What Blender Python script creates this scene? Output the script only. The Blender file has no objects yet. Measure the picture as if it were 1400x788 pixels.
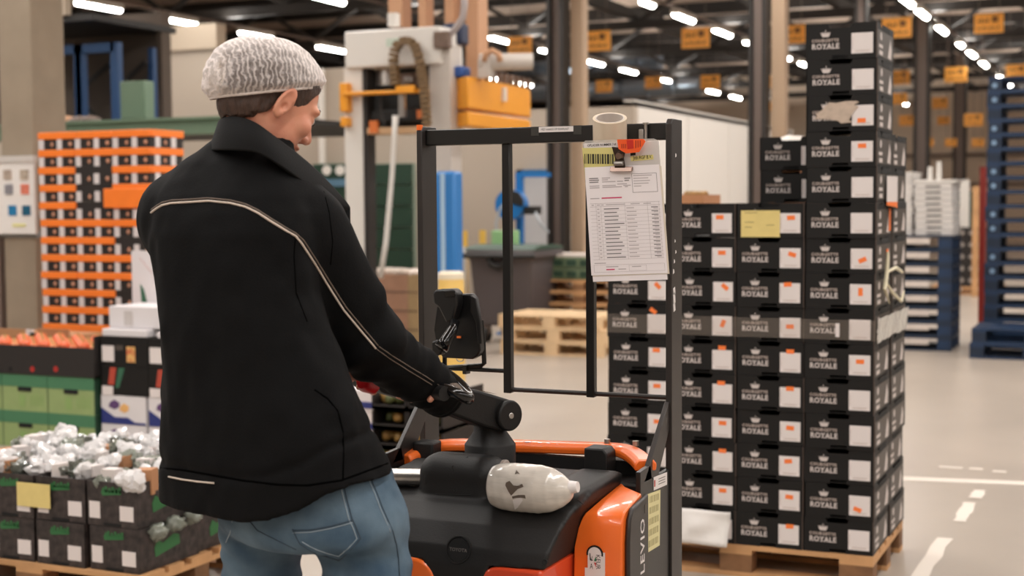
import bpy, bmesh, math, random
import numpy as np
from mathutils import Vector, Matrix, Euler, noise as mnoise
from mathutils.bvhtree import BVHTree

random.seed(7)
SC = bpy.context.scene
COL = SC.collection
R = math.radians

# ------------------------------------------------------------------ camera
YAW, PITCH, ROLL = R(24.1), R(3.44), R(0.4)
CAM_POS = Vector((0.0, 0.0, 1.66))
cd = bpy.data.cameras.new('camera')
cam = bpy.data.objects.new('camera', cd)
COL.objects.link(cam)
_r0 = Vector((math.cos(YAW), math.sin(YAW), 0))
_f = Vector((-math.sin(YAW) * math.cos(PITCH), math.cos(YAW) * math.cos(PITCH), -math.sin(PITCH)))
_u0 = _r0.cross(_f)
_r = _r0 * math.cos(ROLL) - _u0 * math.sin(ROLL)
_u = _u0 * math.cos(ROLL) + _r0 * math.sin(ROLL)
cam.matrix_world = Matrix(((_r.x, _u.x, -_f.x, CAM_POS.x), (_r.y, _u.y, -_f.y, CAM_POS.y),
                           (_r.z, _u.z, -_f.z, CAM_POS.z), (0, 0, 0, 1)))
cd.sensor_width = 36.0
cd.lens = 50.0
cd.clip_start = 0.05
cd.clip_end = 300
cd.dof.use_dof = True
cd.dof.focus_distance = 3.45
cd.dof.aperture_fstop = 3.5
SC.camera = cam
FPX = 50.0 / 36.0 * 1400


def at(px, py, d=None, X=None, Y=None, Z=None):
    """World point on the sight line of a photo pixel, at a depth or on an axis plane (used to measure sizes and places)."""
    v = _f + _r * ((px - 700) / FPX) + _u * ((394 - py) / FPX)
    if d is not None:
        t = d
    elif X is not None:
        t = (X - CAM_POS.x) / v.x
    elif Y is not None:
        t = (Y - CAM_POS.y) / v.y
    else:
        t = (Z - CAM_POS.z) / v.z
    return CAM_POS + v * t


# ------------------------------------------------------------------ view, world, lights
SC.view_settings.view_transform = 'Standard'
SC.view_settings.look = 'None'
SC.view_settings.gamma = 1.0
SC.view_settings.exposure = 0.40
SC.view_settings.use_curve_mapping = False
SC.cycles.use_denoising = True
SC.cycles.max_bounces = 8
SC.cycles.sample_clamp_indirect = 6.0

w = bpy.data.worlds.new('hall_ambient')
SC.world = w
w.use_nodes = True
w.node_tree.nodes['Background'].inputs[0].default_value = (1.0, 0.95, 0.90, 1)
w.node_tree.nodes['Background'].inputs[1].default_value = 0.14

LAMP_Z = 5.4
LAMP_ROWS = (9.4, 4.85, 0.3, -4.28, -8.82, -13.82, -18.3)


def strip_light(x, y0, y1, power):
    """A row of ceiling tubes that hangs outside the picture, as one long area light."""
    l = bpy.data.lights.new('tube_row_light', 'AREA')
    l.shape = 'RECTANGLE'
    l.size, l.size_y = 0.25, y1 - y0
    l.energy = power
    l.color = (1.0, 0.965, 0.925)
    o = bpy.data.objects.new('tube_row_light', l)
    o.location = (x, (y0 + y1) / 2, LAMP_Z)
    COL.objects.link(o)


def up_light(x, y0, y1, power):
    """The tubes also light the roof above them, along the whole row."""
    l = bpy.data.lights.new('tube_row_uplight', 'AREA')
    l.shape = 'RECTANGLE'
    l.size, l.size_y = 0.3, y1 - y0
    l.energy = power * (y1 - y0)
    l.color = (1.0, 0.95, 0.89)
    u = bpy.data.objects.new('tube_row_uplight', l)
    u.location = (x, (y0 + y1) / 2, LAMP_Z + 0.24)
    u.rotation_euler = (math.pi, 0, 0)
    COL.objects.link(u)


for x in LAMP_ROWS[1:]:
    up_light(x, 6, 59, 11.0)


for x, y0, y1, p in ((9.4, -8, 30, 500), (4.85, -8, 34, 620), (0.3, -10, 34, 760), (-4.28, -8, 26, 640), (-8.82, -4, 23, 560),
                     (-13.82, 4, 26, 420), (-18.3, 8, 20, 300)):
    strip_light(x, y0, y1, p)

# ------------------------------------------------------------------ colour and material helpers


def lin(c):
    return tuple((v / 255 / 12.92) if v / 255 <= 0.04045 else ((v / 255 + 0.055) / 1.055) ** 2.4 for v in c)


MATS = {}


def mat(name, rgb, rough=0.6, metal=0.0, vary=0.0, vscale=8.0, bump=0.0, bscale=60.0, rgb2=None, spec=0.5, alpha=1.0,
        trans=0.0, emit=None, estr=0.0, stretch=None, coat=0.0, ior=None):
    if name in MATS:
        return MATS[name]
    m = bpy.data.materials.new(name)
    m.use_nodes = True
    nt = m.node_tree
    b = nt.nodes['Principled BSDF']
    c = lin(rgb)
    b.inputs['Base Color'].default_value = (*c, 1)
    b.inputs['Roughness'].default_value = rough
    b.inputs['Metallic'].default_value = metal
    b.inputs['Specular IOR Level'].default_value = spec
    b.inputs['Alpha'].default_value = alpha
    b.inputs['Transmission Weight'].default_value = trans
    b.inputs['Coat Weight'].default_value = coat
    if ior:
        b.inputs['IOR'].default_value = ior
    if emit:
        b.inputs['Emission Color'].default_value = (*lin(emit), 1)
        b.inputs['Emission Strength'].default_value = estr
    if vary or bump:
        tc = nt.nodes.new('ShaderNodeTexCoord')
        mp = nt.nodes.new('ShaderNodeMapping')
        nt.links.new(tc.outputs['Object'], mp.inputs['Vector'])
        if stretch:
            mp.inputs['Scale'].default_value = stretch
    if vary:
        n = nt.nodes.new('ShaderNodeTexNoise')
        n.inputs['Scale'].default_value = vscale
        n.inputs['Detail'].default_value = 4
        nt.links.new(mp.outputs[0], n.inputs['Vector'])
        rp = nt.nodes.new('ShaderNodeValToRGB')
        rp.color_ramp.elements[0].position = 0.5 - 0.22
        rp.color_ramp.elements[1].position = 0.5 + 0.22
        if rgb2:
            c2 = lin(rgb2)
            rp.color_ramp.elements[0].color = (*c, 1)
            rp.color_ramp.elements[1].color = (*c2, 1)
        else:
            rp.color_ramp.elements[0].color = (*[v * (1 - vary) for v in c], 1)
            rp.color_ramp.elements[1].color = (*[min(1, v * (1 + vary)) for v in c], 1)
        nt.links.new(n.outputs['Fac'], rp.inputs[0])
        nt.links.new(rp.outputs[0], b.inputs['Base Color'])
    if bump:
        n2 = nt.nodes.new('ShaderNodeTexNoise')
        n2.inputs['Scale'].default_value = bscale
        n2.inputs['Detail'].default_value = 3
        nt.links.new(mp.outputs[0], n2.inputs['Vector'])
        bp = nt.nodes.new('ShaderNodeBump')
        bp.inputs['Strength'].default_value = bump
        bp.inputs['Distance'].default_value = 0.01
        nt.links.new(n2.outputs['Fac'], bp.inputs['Height'])
        nt.links.new(bp.outputs[0], b.inputs['Normal'])
    MATS[name] = m
    return m


# ------------------------------------------------------------------ mesh helpers
class MB:
    """Collects shapes into one mesh; points are world coordinates unless a frame is given."""

    def __init__(s):
        s.v, s.f, s.mi = [], [], []

    def add(s, verts, faces, mi=0):
        o = len(s.v)
        s.v += [tuple(p) for p in verts]
        s.f += [tuple(i + o for i in f) for f in faces]
        s.mi += [mi] * len(faces)
        return s

    def box(s, x0, x1, y0, y1, z0, z1, mi=0, M=None):
        p = [(x0, y0, z0), (x1, y0, z0), (x1, y1, z0), (x0, y1, z0), (x0, y0, z1), (x1, y0, z1), (x1, y1, z1), (x0, y1, z1)]
        if M is not None:
            p = [M @ Vector(q) for q in p]
        return s.add(p, [(0, 3, 2, 1), (4, 5, 6, 7), (0, 1, 5, 4), (1, 2, 6, 5), (2, 3, 7, 6), (3, 0, 4, 7)], mi)

    def bar(s, a, b, w_, h_, up=(0, 0, 1), mi=0):
        a, b = Vector(a), Vector(b)
        d = (b - a).normalized()
        upv = Vector(up)
        if abs(d.dot(upv)) > 0.98:
            upv = Vector((0, 1, 0))
        sx = d.cross(upv).normalized()
        sz = sx.cross(d).normalized()
        p = []
        for e in (a, b):
            for i, j in ((-1, -1), (1, -1), (1, 1), (-1, 1)):
                p.append(e + sx * (i * w_ / 2) + sz * (j * h_ / 2))
        return s.add(p, [(3, 2, 1, 0), (4, 5, 6, 7), (0, 1, 5, 4), (1, 2, 6, 5), (2, 3, 7, 6), (3, 0, 4, 7)], mi)

    def tube(s, pts, r, n=8, mi=0, caps=True, closed=False):
        pts = [Vector(p) for p in pts]
        rs = r if isinstance(r, (list, tuple)) else [r] * len(pts)
        rings = []
        up = None
        N = len(pts)
        for i, p in enumerate(pts):
            if closed:
                d = pts[(i + 1) % N] - pts[i - 1]
            else:
                d = pts[min(i + 1, N - 1)] - pts[max(i - 1, 0)]
            d.normalize()
            if up is None:
                up = Vector((0, 0, 1)) if abs(d.z) < 0.9 else Vector((1, 0, 0))
            x = d.cross(up)
            if x.length < 1e-5:
                x = d.cross(Vector((0, 1, 0)))
            x.normalize()
            up = x.cross(d).normalized()
            rings.append([p + (x * math.cos(2 * math.pi * k / n) + up * math.sin(2 * math.pi * k / n)) * rs[i] for k in range(n)])
        v = [q for ring in rings for q in ring]
        f = []
        for i in range(N if closed else N - 1):
            j = (i + 1) % N
            for k in range(n):
                f.append((i * n + k, i * n + (k + 1) % n, j * n + (k + 1) % n, j * n + k))
        if caps and not closed:
            f.append(tuple(range(n - 1, -1, -1)))
            f.append(tuple((N - 1) * n + k for k in range(n)))
        return s.add(v, f, mi)

    def cyl(s, a, b, r0, r1=None, n=20, mi=0):
        return s.tube([a, b], [r0, r0 if r1 is None else r1], n, mi)

    def prism(s, poly, axis, a, b, mi=0):
        """poly: 2D outline; axis: 'x','y','z' extrusion from a to b."""
        def P(q, t):
            return {'x': (t, q[0], q[1]), 'y': (q[0], t, q[1]), 'z': (q[0], q[1], t)}[axis]
        n = len(poly)
        v = [P(q, a) for q in poly] + [P(q, b) for q in poly]
        f = [tuple(range(n - 1, -1, -1)), tuple(range(n, 2 * n))]
        for k in range(n):
            f.append((k, (k + 1) % n, n + (k + 1) % n, n + k))
        return s.add(v, f, mi)

    def lathe(s, prof, n=24, c=(0, 0, 0), mi=0, M=None):
        """prof: list of (r, z)."""
        v, f = [], []
        for r_, z in prof:
            for k in range(n):
                q = Vector((r_ * math.cos(2 * math.pi * k / n), r_ * math.sin(2 * math.pi * k / n), z))
                v.append((M @ q) if M is not None else q + Vector(c))
        for i in range(len(prof) - 1):
            for k in range(n):
                f.append((i * n + k, i * n + (k + 1) % n, (i + 1) * n + (k + 1) % n, (i + 1) * n + k))
        f.append(tuple(range(n - 1, -1, -1)))
        f.append(tuple((len(prof) - 1) * n + k for k in range(n)))
        return s.add(v, f, mi)

    def blob(s, c, rad, seed=0, amp=0.25, freq=3.0, sub=2, mi=0):
        bm = bmesh.new()
        bmesh.ops.create_icosphere(bm, subdivisions=sub, radius=1)
        off = Vector((seed * 3.1, seed * 1.7, seed * 0.9))
        rad = Vector(rad) if not isinstance(rad, (int, float)) else Vector((rad,) * 3)
        vs = []
        for q in bm.verts:
            k = 1 + amp * mnoise.noise(q.co * freq + off)
            vs.append((c[0] + q.co.x * rad.x * k, c[1] + q.co.y * rad.y * k, c[2] + q.co.z * rad.z * k))
        fs = [tuple(x.index for x in fa.verts) for fa in bm.faces]
        bm.free()
        return s.add(vs, fs, mi)

    def mesh(s, name, mats, smooth=False):
        me = bpy.data.meshes.new(name)
        me.from_pydata(s.v, [], s.f)
        for m in (mats if isinstance(mats, (list, tuple)) else [mats]):
            me.materials.append(m)
        if len(me.materials) > 1:
            me.polygons.foreach_set('material_index', s.mi)
        bm = bmesh.new()
        bm.from_mesh(me)
        bmesh.ops.recalc_face_normals(bm, faces=bm.faces)
        bm.to_mesh(me)
        bm.free()
        if smooth:
            me.shade_smooth()
            if smooth == 'auto':
                me.set_sharp_from_angle(angle=R(38))
        return me

    def build(s, name, mats, parent=None, smooth=False, bevel=0.0, seg=2):
        me = s.mesh(name, mats, smooth)
        return link(name, me, parent, bevel, seg)


def link(name, me, parent=None, bevel=0.0, seg=2):
    o = bpy.data.objects.new(name, me)
    COL.objects.link(o)
    if parent is not None:
        o.parent = parent
        o.matrix_parent_inverse = world_of(parent).inverted()
    if bevel:
        b = o.modifiers.new('bevel', 'BEVEL')
        b.width, b.segments, b.limit_method = bevel, seg, 'ANGLE'
        b.angle_limit = R(35)
        me.shade_smooth()
        me.set_sharp_from_angle(angle=R(38))
    return o


def world_of(o):
    m = Matrix.LocRotScale(o.location, o.rotation_euler, o.scale)
    if o.parent is not None:
        m = world_of(o.parent) @ o.matrix_parent_inverse @ m
    return m


def tag(o, label=None, cat=None, group=None, kind=None):
    if label:
        o['label'] = label
    if cat:
        o['category'] = cat
    if group:
        o['group'] = group
    if kind:
        o['kind'] = kind
    return o


def thing(name, label, cat, loc=(0, 0, 0), rz=0.0, group=None, kind=None):
    o = bpy.data.objects.new(name, None)
    o.empty_display_size = 0.1
    o.location = loc
    o.rotation_euler = (0, 0, rz)
    COL.objects.link(o)
    return tag(o, label, cat, group, kind)


KIDS = {}


def copy_tree(o, parent=None):
    c = o.copy()
    COL.objects.link(c)
    if parent is not None:
        c.parent = parent
    for ch in list(o.children):
        copy_tree(ch, c)
    return c


def place(proto, loc, rz=0.0, label=None, group=None, first=None):
    c = copy_tree(proto)
    c.location = loc
    c.rotation_euler = (0, 0, rz)
    if label:
        c['label'] = label
    if group:
        c['group'] = group
    return c


def drop(o):
    for ch in list(o.children):
        drop(ch)
    bpy.data.objects.remove(o)


TXT = {}


def text_geo(s, size, bold=0.0, sx=1.0, align='LEFT', space=1.0):
    """Flat lettering as (verts, faces) in the XY plane, from the built-in typeface."""
    key = (s, size, bold, sx, align, space)
    if key not in TXT:
        cu = bpy.data.curves.new('t', 'FONT')
        cu.body, cu.size, cu.offset, cu.align_x, cu.space_character = s, size, bold, align, space
        cu.resolution_u = 2
        ob = bpy.data.objects.new('t', cu)
        COL.objects.link(ob)
        dg = bpy.context.evaluated_depsgraph_get()
        me = ob.evaluated_get(dg).to_mesh()
        TXT[key] = ([(q.co.x * sx, q.co.y, 0) for q in me.vertices], [tuple(p.vertices) for p in me.polygons])
        bpy.data.objects.remove(ob)
        bpy.data.curves.remove(cu)
    return TXT[key]


def put_text(mb, s, size, M, bold=0.0, sx=1.0, align='LEFT', mi=0, space=1.0):
    v, f = text_geo(s, size, bold, sx, align, space)
    mb.add([M @ Vector(q) for q in v], f, mi)


def frame(o, x, y):
    """Matrix with origin o, local x and y along the given vectors."""
    x, y = Vector(x).normalized(), Vector(y).normalized()
    z = x.cross(y)
    return Matrix(((x.x, y.x, z.x, o[0]), (x.y, y.y, z.y, o[1]), (x.z, y.z, z.z, o[2]), (0, 0, 0, 1)))


FRONT = ((1, 0, 0), (0, 0, 1))    # a face that looks towards -Y
SIDE = ((0, 1, 0), (0, 0, 1))     # a face that looks towards +X


# ------------------------------------------------------------------ signed-distance modelling for soft and organic shapes
def smin(a, b, k):
    h = np.clip(0.5 + 0.5 * (b - a) / k, 0, 1)
    return b * (1 - h) + a * h - k * h * (1 - h)


def sd_ell(P, c, r, Rm=None):
    q = P - np.asarray(c)
    if Rm is not None:
        q = q @ np.asarray(Rm)
    r = np.asarray(r)
    k0 = np.linalg.norm(q / r, axis=-1)
    k1 = np.linalg.norm(q / (r * r), axis=-1)
    return k0 * (k0 - 1) / np.maximum(k1, 1e-6)


def sd_cone(P, a, b, ra, rb):
    a, b = np.asarray(a, float), np.asarray(b, float)
    ab = b - a
    t = np.clip(((P - a) @ ab) / (ab @ ab), 0, 1)
    return np.linalg.norm(P - a - t[..., None] * ab, axis=-1) - (ra + (rb - ra) * t)


def sd_box(P, c, h, r=0.0, Rm=None):
    q = P - np.asarray(c)
    if Rm is not None:
        q = q @ np.asarray(Rm)
    q = np.abs(q) - (np.asarray(h) - r)
    return np.linalg.norm(np.maximum(q, 0), axis=-1) + np.minimum(q.max(axis=-1), 0) - r


def vnoise(P, scale, seed=0):
    q = P * scale + seed * 17.13
    i = np.floor(q).astype(np.int64)
    f = q - i
    f = f * f * (3 - 2 * f)

    def h(ix, iy, iz):
        n = (ix * 73856093) ^ (iy * 19349663) ^ (iz * 83492791)
        n = (n ^ (n >> 13)) * 1274126177
        return ((n ^ (n >> 16)) & 0xffff) / 32768.0 - 1.0
    r = 0
    for dx in (0, 1):
        for dy in (0, 1):
            for dz in (0, 1):
                wgt = (f[..., 0] if dx else 1 - f[..., 0]) * (f[..., 1] if dy else 1 - f[..., 1]) * (f[..., 2] if dz else 1 - f[..., 2])
                r = r + wgt * h(i[..., 0] + dx, i[..., 1] + dy, i[..., 2] + dz)
    return r


def nets(fn, lo, hi, h, name, m, smooth=True):
    """Surface nets: turn a signed-distance function into one smooth mesh."""
    lo, hi = np.asarray(lo, float), np.asarray(hi, float)
    n = np.ceil((hi - lo) / h).astype(int) + 1
    ax = [lo[i] + h * np.arange(n[i]) for i in range(3)]
    V = np.empty(n)
    for i in range(0, n[0], 16):
        g = np.stack(np.meshgrid(ax[0][i:i + 16], ax[1], ax[2], indexing='ij'), -1)
        V[i:i + 16] = fn(g)
    ins = V < 0
    c = tuple(n - 1)
    acc = np.zeros(c + (3,))
    cnt = np.zeros(c)
    sl = lambda o: tuple(slice(o[i], o[i] + c[i]) for i in range(3))
    cor = [(a, b, d) for a in (0, 1) for b in (0, 1) for d in (0, 1)]
    for a in cor:
        for k in range(3):
            if a[k] == 0:
                b = list(a)
                b[k] = 1
                va, vb = V[sl(a)], V[sl(b)]
                cr = ins[sl(a)] != ins[sl(b)]
                t = np.where(cr, va / np.where(cr, va - vb, 1), 0)
                p = np.zeros(c + (3,))
                for q in range(3):
                    p[..., q] = a[q]
                p[..., k] = t
                acc += p * cr[..., None]
                cnt += cr
    on = cnt > 0
    idx = -np.ones(c, int)
    idx[on] = np.arange(on.sum())
    base = np.stack(np.nonzero(on), -1)
    vs = lo + h * (base + acc[on] / cnt[on][:, None])
    fs = []
    for k in range(3):
        u, v_ = (k + 1) % 3, (k + 2) % 3
        s0 = [slice(None)] * 3
        s1 = [slice(None)] * 3
        s0[k], s1[k] = slice(0, n[k] - 1), slice(1, n[k])
        for q in (u, v_):
            s0[q] = s1[q] = slice(1, n[q] - 1)
        A, B = ins[tuple(s0)], ins[tuple(s1)]
        e = np.stack(np.nonzero(A != B), -1)
        flip = A[A != B]
        off = np.zeros(3, int)
        off[u] = off[v_] = 1
        e = e + off

        def cell(du, dv):
            q = e.copy()
            q[:, u] += du
            q[:, v_] += dv
            return idx[q[:, 0], q[:, 1], q[:, 2]]
        quad = np.stack([cell(-1, -1), cell(0, -1), cell(0, 0), cell(-1, 0)], -1)
        quad[~flip] = quad[~flip][:, ::-1]
        fs.append(quad)
    fs = np.concatenate(fs)
    me = bpy.data.meshes.new(name)
    me.vertices.add(len(vs))
    me.vertices.foreach_set('co', vs.astype(np.float32).ravel())
    me.loops.add(fs.size)
    me.loops.foreach_set('vertex_index', fs.astype(np.int32).ravel())
    me.polygons.add(len(fs))
    me.polygons.foreach_set('loop_start', np.arange(0, fs.size, 4, dtype=np.int32))
    me.update(calc_edges=True)
    me.validate()
    me.materials.append(m)
    if smooth:
        me.shade_smooth()
    return me


def bvh_of(me):
    return BVHTree.FromPolygons([tuple(q.co) for q in me.vertices], [tuple(p.vertices) for p in me.polygons])


def onto(bvh, px, py, lift=0.002):
    """Where the sight line of a photo pixel meets a modelled surface (to run a seam along it)."""
    v = (_f + _r * ((px - 700) / FPX) + _u * ((394 - py) / FPX)).normalized()
    h = bvh.ray_cast(CAM_POS, v)
    if h[0] is None:
        h = bvh.find_nearest(CAM_POS + v * 2.9)
    n = h[1]
    if n.dot(v) > 0:
        n = -n
    return h[0] + n * lift


def resample(pts, step):
    pts = [Vector(p) for p in pts]
    out = [pts[0]]
    for a, b in zip(pts, pts[1:]):
        k = max(1, int((b - a).length / step))
        out += [a.lerp(b, (i + 1) / k) for i in range(k)]
    return out
# ------------------------------------------------------------------ the hall
ORD = ['first', 'second', 'third', 'fourth', 'fifth', 'sixth', 'seventh', 'eighth', 'ninth', 'tenth', 'eleventh', 'twelfth',
       'thirteenth', 'fourteenth', 'fifteenth', 'sixteenth', 'seventeenth', 'eighteenth', 'nineteenth', 'twentieth']
m_floor = mat('polished_concrete', (171, 160, 148), 0.34, vary=0.10, vscale=0.7, bump=0.04, bscale=3.0)
m_ceil = mat('roof_sheet', (172, 152, 136), 0.8, vary=0.06, vscale=0.6)
m_truss = mat('dark_painted_steel', (36, 32, 29), 0.55)
m_steel = mat('brown_grey_steel', (118, 103, 95), 0.5)
m_beige = mat('beige_wall_panel', (180, 167, 152), 0.7, vary=0.03, vscale=0.5)
m_white = mat('white_panel', (232, 227, 220), 0.5)
m_conc = mat('raw_concrete', (148, 134, 116), 0.85, vary=0.07, vscale=5, bump=0.15, bscale=25)
m_green = mat('sage_green_paint', (102, 124, 102), 0.55)
m_dgreen = mat('dark_green_panel', (34, 62, 47), 0.5)
m_tan = mat('tan_cladding', (186, 142, 108), 0.6)
m_dark = mat('black_plastic', (30, 29, 28), 0.5)
m_line = mat('white_floor_tape', (226, 217, 206), 0.5)

tag(MB().box(-30, 14, -7, 66, -0.2, 0).build('floor', m_floor), kind='structure', label='beige polished concrete warehouse floor')
cb = MB().box(-30, 14, -7, 66, 7.1, 7.3)
ceil = tag(cb.build('ceiling', m_ceil), kind='structure', label='brownish sheet roof above dark trusses')
for i, y in enumerate(range(-4, 64, 3)):
    MB().box(-30, 14, y, y + 0.14, 6.92, 7.1).build('purlin', m_truss, ceil)
tag(MB().box(13.8, 14, -7, 66, 0, 7.1).build('wall_right', m_beige), kind='structure')
tag(MB().box(-30, -29.8, 19, 66, 0, 7.1).build('wall_left', m_beige), kind='structure')
wb = tag(MB().box(-30, 14, 60, 60.2, 0, 7.1).build('wall_back', mat('far_wall_panel', (212, 196, 178), 0.7)), kind='structure')
for i in range(7):
    MB().box(-12 + i * 3.2, -11.85 + i * 3.2, 59.9, 60, 0, 7.1).build('panel_joint', m_steel, wb)
for z in (2.2, 3.4):
    MB().box(-14, 10, 59.9, 60, z, z + 0.12).build('rail', m_steel, wb)
tag(MB().box(-29, 13.8, -7, -6.8, 0, 7.1).build('wall_front', m_beige), kind='structure')

# roof trusses run across the hall
for i, y in enumerate((8, 14, 20, 26, 32, 38, 44, 50, 56)):
    t = tag(MB().box(-29, 13, y, y + 0.16, 5.72, 5.92).build('trim_%d' % (i + 1), m_truss), kind='structure', label='dark steel roof truss across the hall')
    MB().box(-29, 13, y, y + 0.16, 6.78, 6.92).build('top_chord', m_truss, t)
    x = -29.0
    k = 0
    while x < 2:
        a, b = (x, y + 0.08, 5.92), (x + 1.5, y + 0.08, 6.78)
        if k % 2:
            a, b = (x, y + 0.08, 6.78), (x + 1.5, y + 0.08, 5.92)
        MB().bar(a, b, 0.09, 0.1, up=(0, 1, 0)).build('brace', m_truss, t)
        x += 1.5
        k += 1
# long beams along the hall that carry the lamps
for i, x in enumerate((-22.9, -16.0, -11.3, -6.5, -2.0)):
    tag(MB().box(x, x + 0.16, 10, 60, 5.95, 6.2).build('trim_%d' % (i + 10), m_truss), kind='structure', label='dark roof beam running along the hall')
for i, x in enumerate(LAMP_ROWS[2:]):
    tag(MB().box(x - 0.03, x + 0.03, 4, 60, LAMP_Z + 0.16, LAMP_Z + 0.2).build('trim_%d' % (i + 15), m_steel), kind='structure', label='grey lamp rail under the roof')


def h_column(px, Y, hgt, label, w_=0.24, post=True):
    c = at(px, 300, Y=Y)
    o = thing('steel_column', label, None, (c.x, Y, 0), kind='structure')
    x = c.x
    MB().box(x - w_ / 2, x - w_ / 2 + 0.05, Y - w_ / 2, Y + w_ / 2, 0, hgt).build('flange', m_truss, o)
    MB().box(x + w_ / 2 - 0.05, x + w_ / 2, Y - w_ / 2, Y + w_ / 2, 0, hgt).build('flange', m_truss, o)
    MB().box(x - w_ / 2 + 0.05, x + w_ / 2 - 0.05, Y - 0.02, Y + 0.02, 0, hgt).build('web', m_steel, o)
    MB().box(x - w_ / 2 - 0.06, x + w_ / 2 + 0.06, Y - w_ / 2 - 0.05, Y + w_ / 2 + 0.05, 0, 0.03).build('base_plate', m_truss, o)
    if post:
        MB().box(x + w_ / 2 + 0.02, x + w_ / 2 + 0.19, Y + 0.1, Y + 0.3, 0, hgt).build('cladding_post', mat('beige_post', (178, 152, 126), 0.6), o)
    return o


h_column(764, 17.6, 5.72, 'dark steel column behind the truck frame with a beige post on its right')
h_column(1037, 17.6, 5.72, 'dark steel column just left of the tallest black crate tower', 0.22)
for px, Y, wd, lb in ((1176, 26, 0.22, 'dark column rising behind the top of the tallest crate tower'),
                      (1259, 32, 0.32, 'brown column behind the white crates on blue pallets'),
                      (1311, 42, 0.34, 'distant column between white crates and tall blue pallets')):
    h_column(px, Y, 5.72, lb, wd, False)

# low building on the left: tall beige wall, lower cold store with a white side
lw = thing('wall_middle', 'beige partition wall behind the machines', None, (-16, 19, 0), kind='structure')
MB().box(-29.8, -13.6, 19, 19.2, 0, 4.15).build('wall_panel', m_beige, lw)
MB().box(-13.6, -10.6, 19, 19.2, 0, 3.74).build('wall_panel', m_beige, lw)
MB().box(-29.8, -13.6, 18.94, 19.2, 4.15, 4.55).build('top_band', mat('light_band', (188, 172, 152), 0.7), lw)
for x in (-13.2, -11.7):
    MB().box(x, x + 0.06, 18.9, 19, 0, 3.74).build('pipe', m_white, lw)
cs = thing('wall_inner', 'pale cold store with a white panelled side', None, (-8.6, 19, 0), kind='structure')
MB().box(-10.6, -6.6, 19, 19.15, 0, 3.06).build('front_wall', m_beige, cs)
sx = -6.6
for i in range(4):
    y0 = 19.15 + i * 2.4
    MB().box(sx - 0.15, sx, y0, y0 + 2.37, 1.35 + 0.02, 3.06).build('upper_panel', m_white, cs)
    MB().box(sx - 0.15, sx, y0, y0 + 2.37, 0, 1.35 - 0.02).build('lower_panel', m_white, cs)
    MB().box(sx - 0.1, sx - 0.02, y0 + 2.37, y0 + 2.4, 0, 3.06).build('joint', m_steel, cs)
MB().box(sx - 0.16, sx + 0.01, 19, 28.75, 3.06, 3.085).build('roof_trim', m_white, cs)
MB().box(-10.6, sx, 19, 28.6, 3.0, 3.06).build('roof', m_beige, cs)
# white and blue doorway panels on the wall behind the bin
dp = at(735, 300, Y=18.9)
d1 = thing('door_1', 'pale wall panel with blue trim behind the bin', None, (dp.x, 18.9, 0), kind='structure')
a, b = at(715, 238, Y=18.9), at(752, 400, Y=18.9)
MB().box(a.x, b.x, 18.88, 18.98, 0, a.z).build('door_leaf', mat('pale_blue_panel', (190, 190, 192), 0.5), d1)
MB().box(a.x - 0.08, a.x, 18.84, 18.98, 0, a.z + 0.06).build('door_frame', mat('blue_paint', (38, 104, 158), 0.45), d1)
MB().box(a.x - 0.08, b.x, 18.84, 18.98, a.z, a.z + 0.06).build('door_frame', MATS['blue_paint'], d1)
MB().box(a.x + 0.05, b.x - 0.05, 18.86, 18.88, 0.55, 0.8).build('kick_strip', MATS['blue_paint'], d1)
# green sectional doors
for n, (xa, xb, yt, lb, row) in enumerate(((506, 562, 224, 'dark green sectional door behind the yellow machine', True),
                                           (428, 476, 224, 'dark green door with round windows beside the worker collar', False))):
    a, b = at(xa, yt, Y=18.85), at(xb, yt, Y=18.85)
    d = thing('door_%d' % (n + 2), lb, None, ((a.x + b.x) / 2, 18.85, 0), kind='structure')
    k = 7
    for i in range(k):
        z0, z1 = a.z / k * i, a.z / k * (i + 1)
        MB().box(a.x, b.x, 18.83, 18.93, z0 + 0.012, z1 - 0.012).build('door_panel', m_dgreen, d)
    MB().box(a.x - 0.02, b.x + 0.02, 18.9, 18.96, 0, a.z).build('door_back', mat('pale_green_strip', (150, 165, 150), 0.6), d)
    if not row:
        for px in (446, 464):
            c = at(px, 233, Y=18.8)
            MB().cyl((c.x, 18.8, c.z), (c.x, 18.84, c.z), 0.075, n=16).build('round_window', m_white, d)
        c0, c1 = at(430, 250, Y=18.8), at(476, 250, Y=18.8)
        MB().box(c0.x, c1.x, 18.8, 18.83, c0.z - 0.06, c0.z + 0.05).build('blue_stripe', mat('dull_blue', (92, 128, 152), 0.5), d)

# green mezzanine beam and column, dark recess with blue racking
mz = thing('mezzanine_beam', 'sage green steel beam and leg carrying the storage deck on the left', None, (-11, 13, 0), kind='structure')
zb = at(150, 187, Y=13).z
zt = at(150, 168, Y=13).z
xbe = at(392, 165, Y=13).x
MB().box(-13.6, xbe, 13, 13.16, zb, zt).build('beam', m_green, mz)
MB().box(-13.6, xbe, 12.95, 13.21, zt, zt + 0.03).build('beam_flange', m_green, mz)
xc = at(48, 250, Y=13).x
MB().box(xc - 0.07, xc + 0.07, 13.0, 13.15, 0, zb).build('leg', mat('deep_green_paint', (58, 78, 62), 0.55), mz)
MB().box(xbe - .14, xbe, 13.0, 13.15, 0, zb).build('leg', MATS['deep_green_paint'], mz)
MB().box(-14.2, xbe, 13.16, 16.2, zt - 0.06, zt).build('deck', m_truss, mz)
rc = thing('recess', 'dark storage recess above the green beam', None, (-12.5, 16, 0), kind='structure')
xr = at(196, 100, Y=15.6).x
m_brown = mat('dark_brown_panel', (88, 76, 66), 0.8)
MB().box(-15.5, xr, 16.0, 16.1, zt, 4.3).build('back_panel', m_brown, rc)
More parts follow.
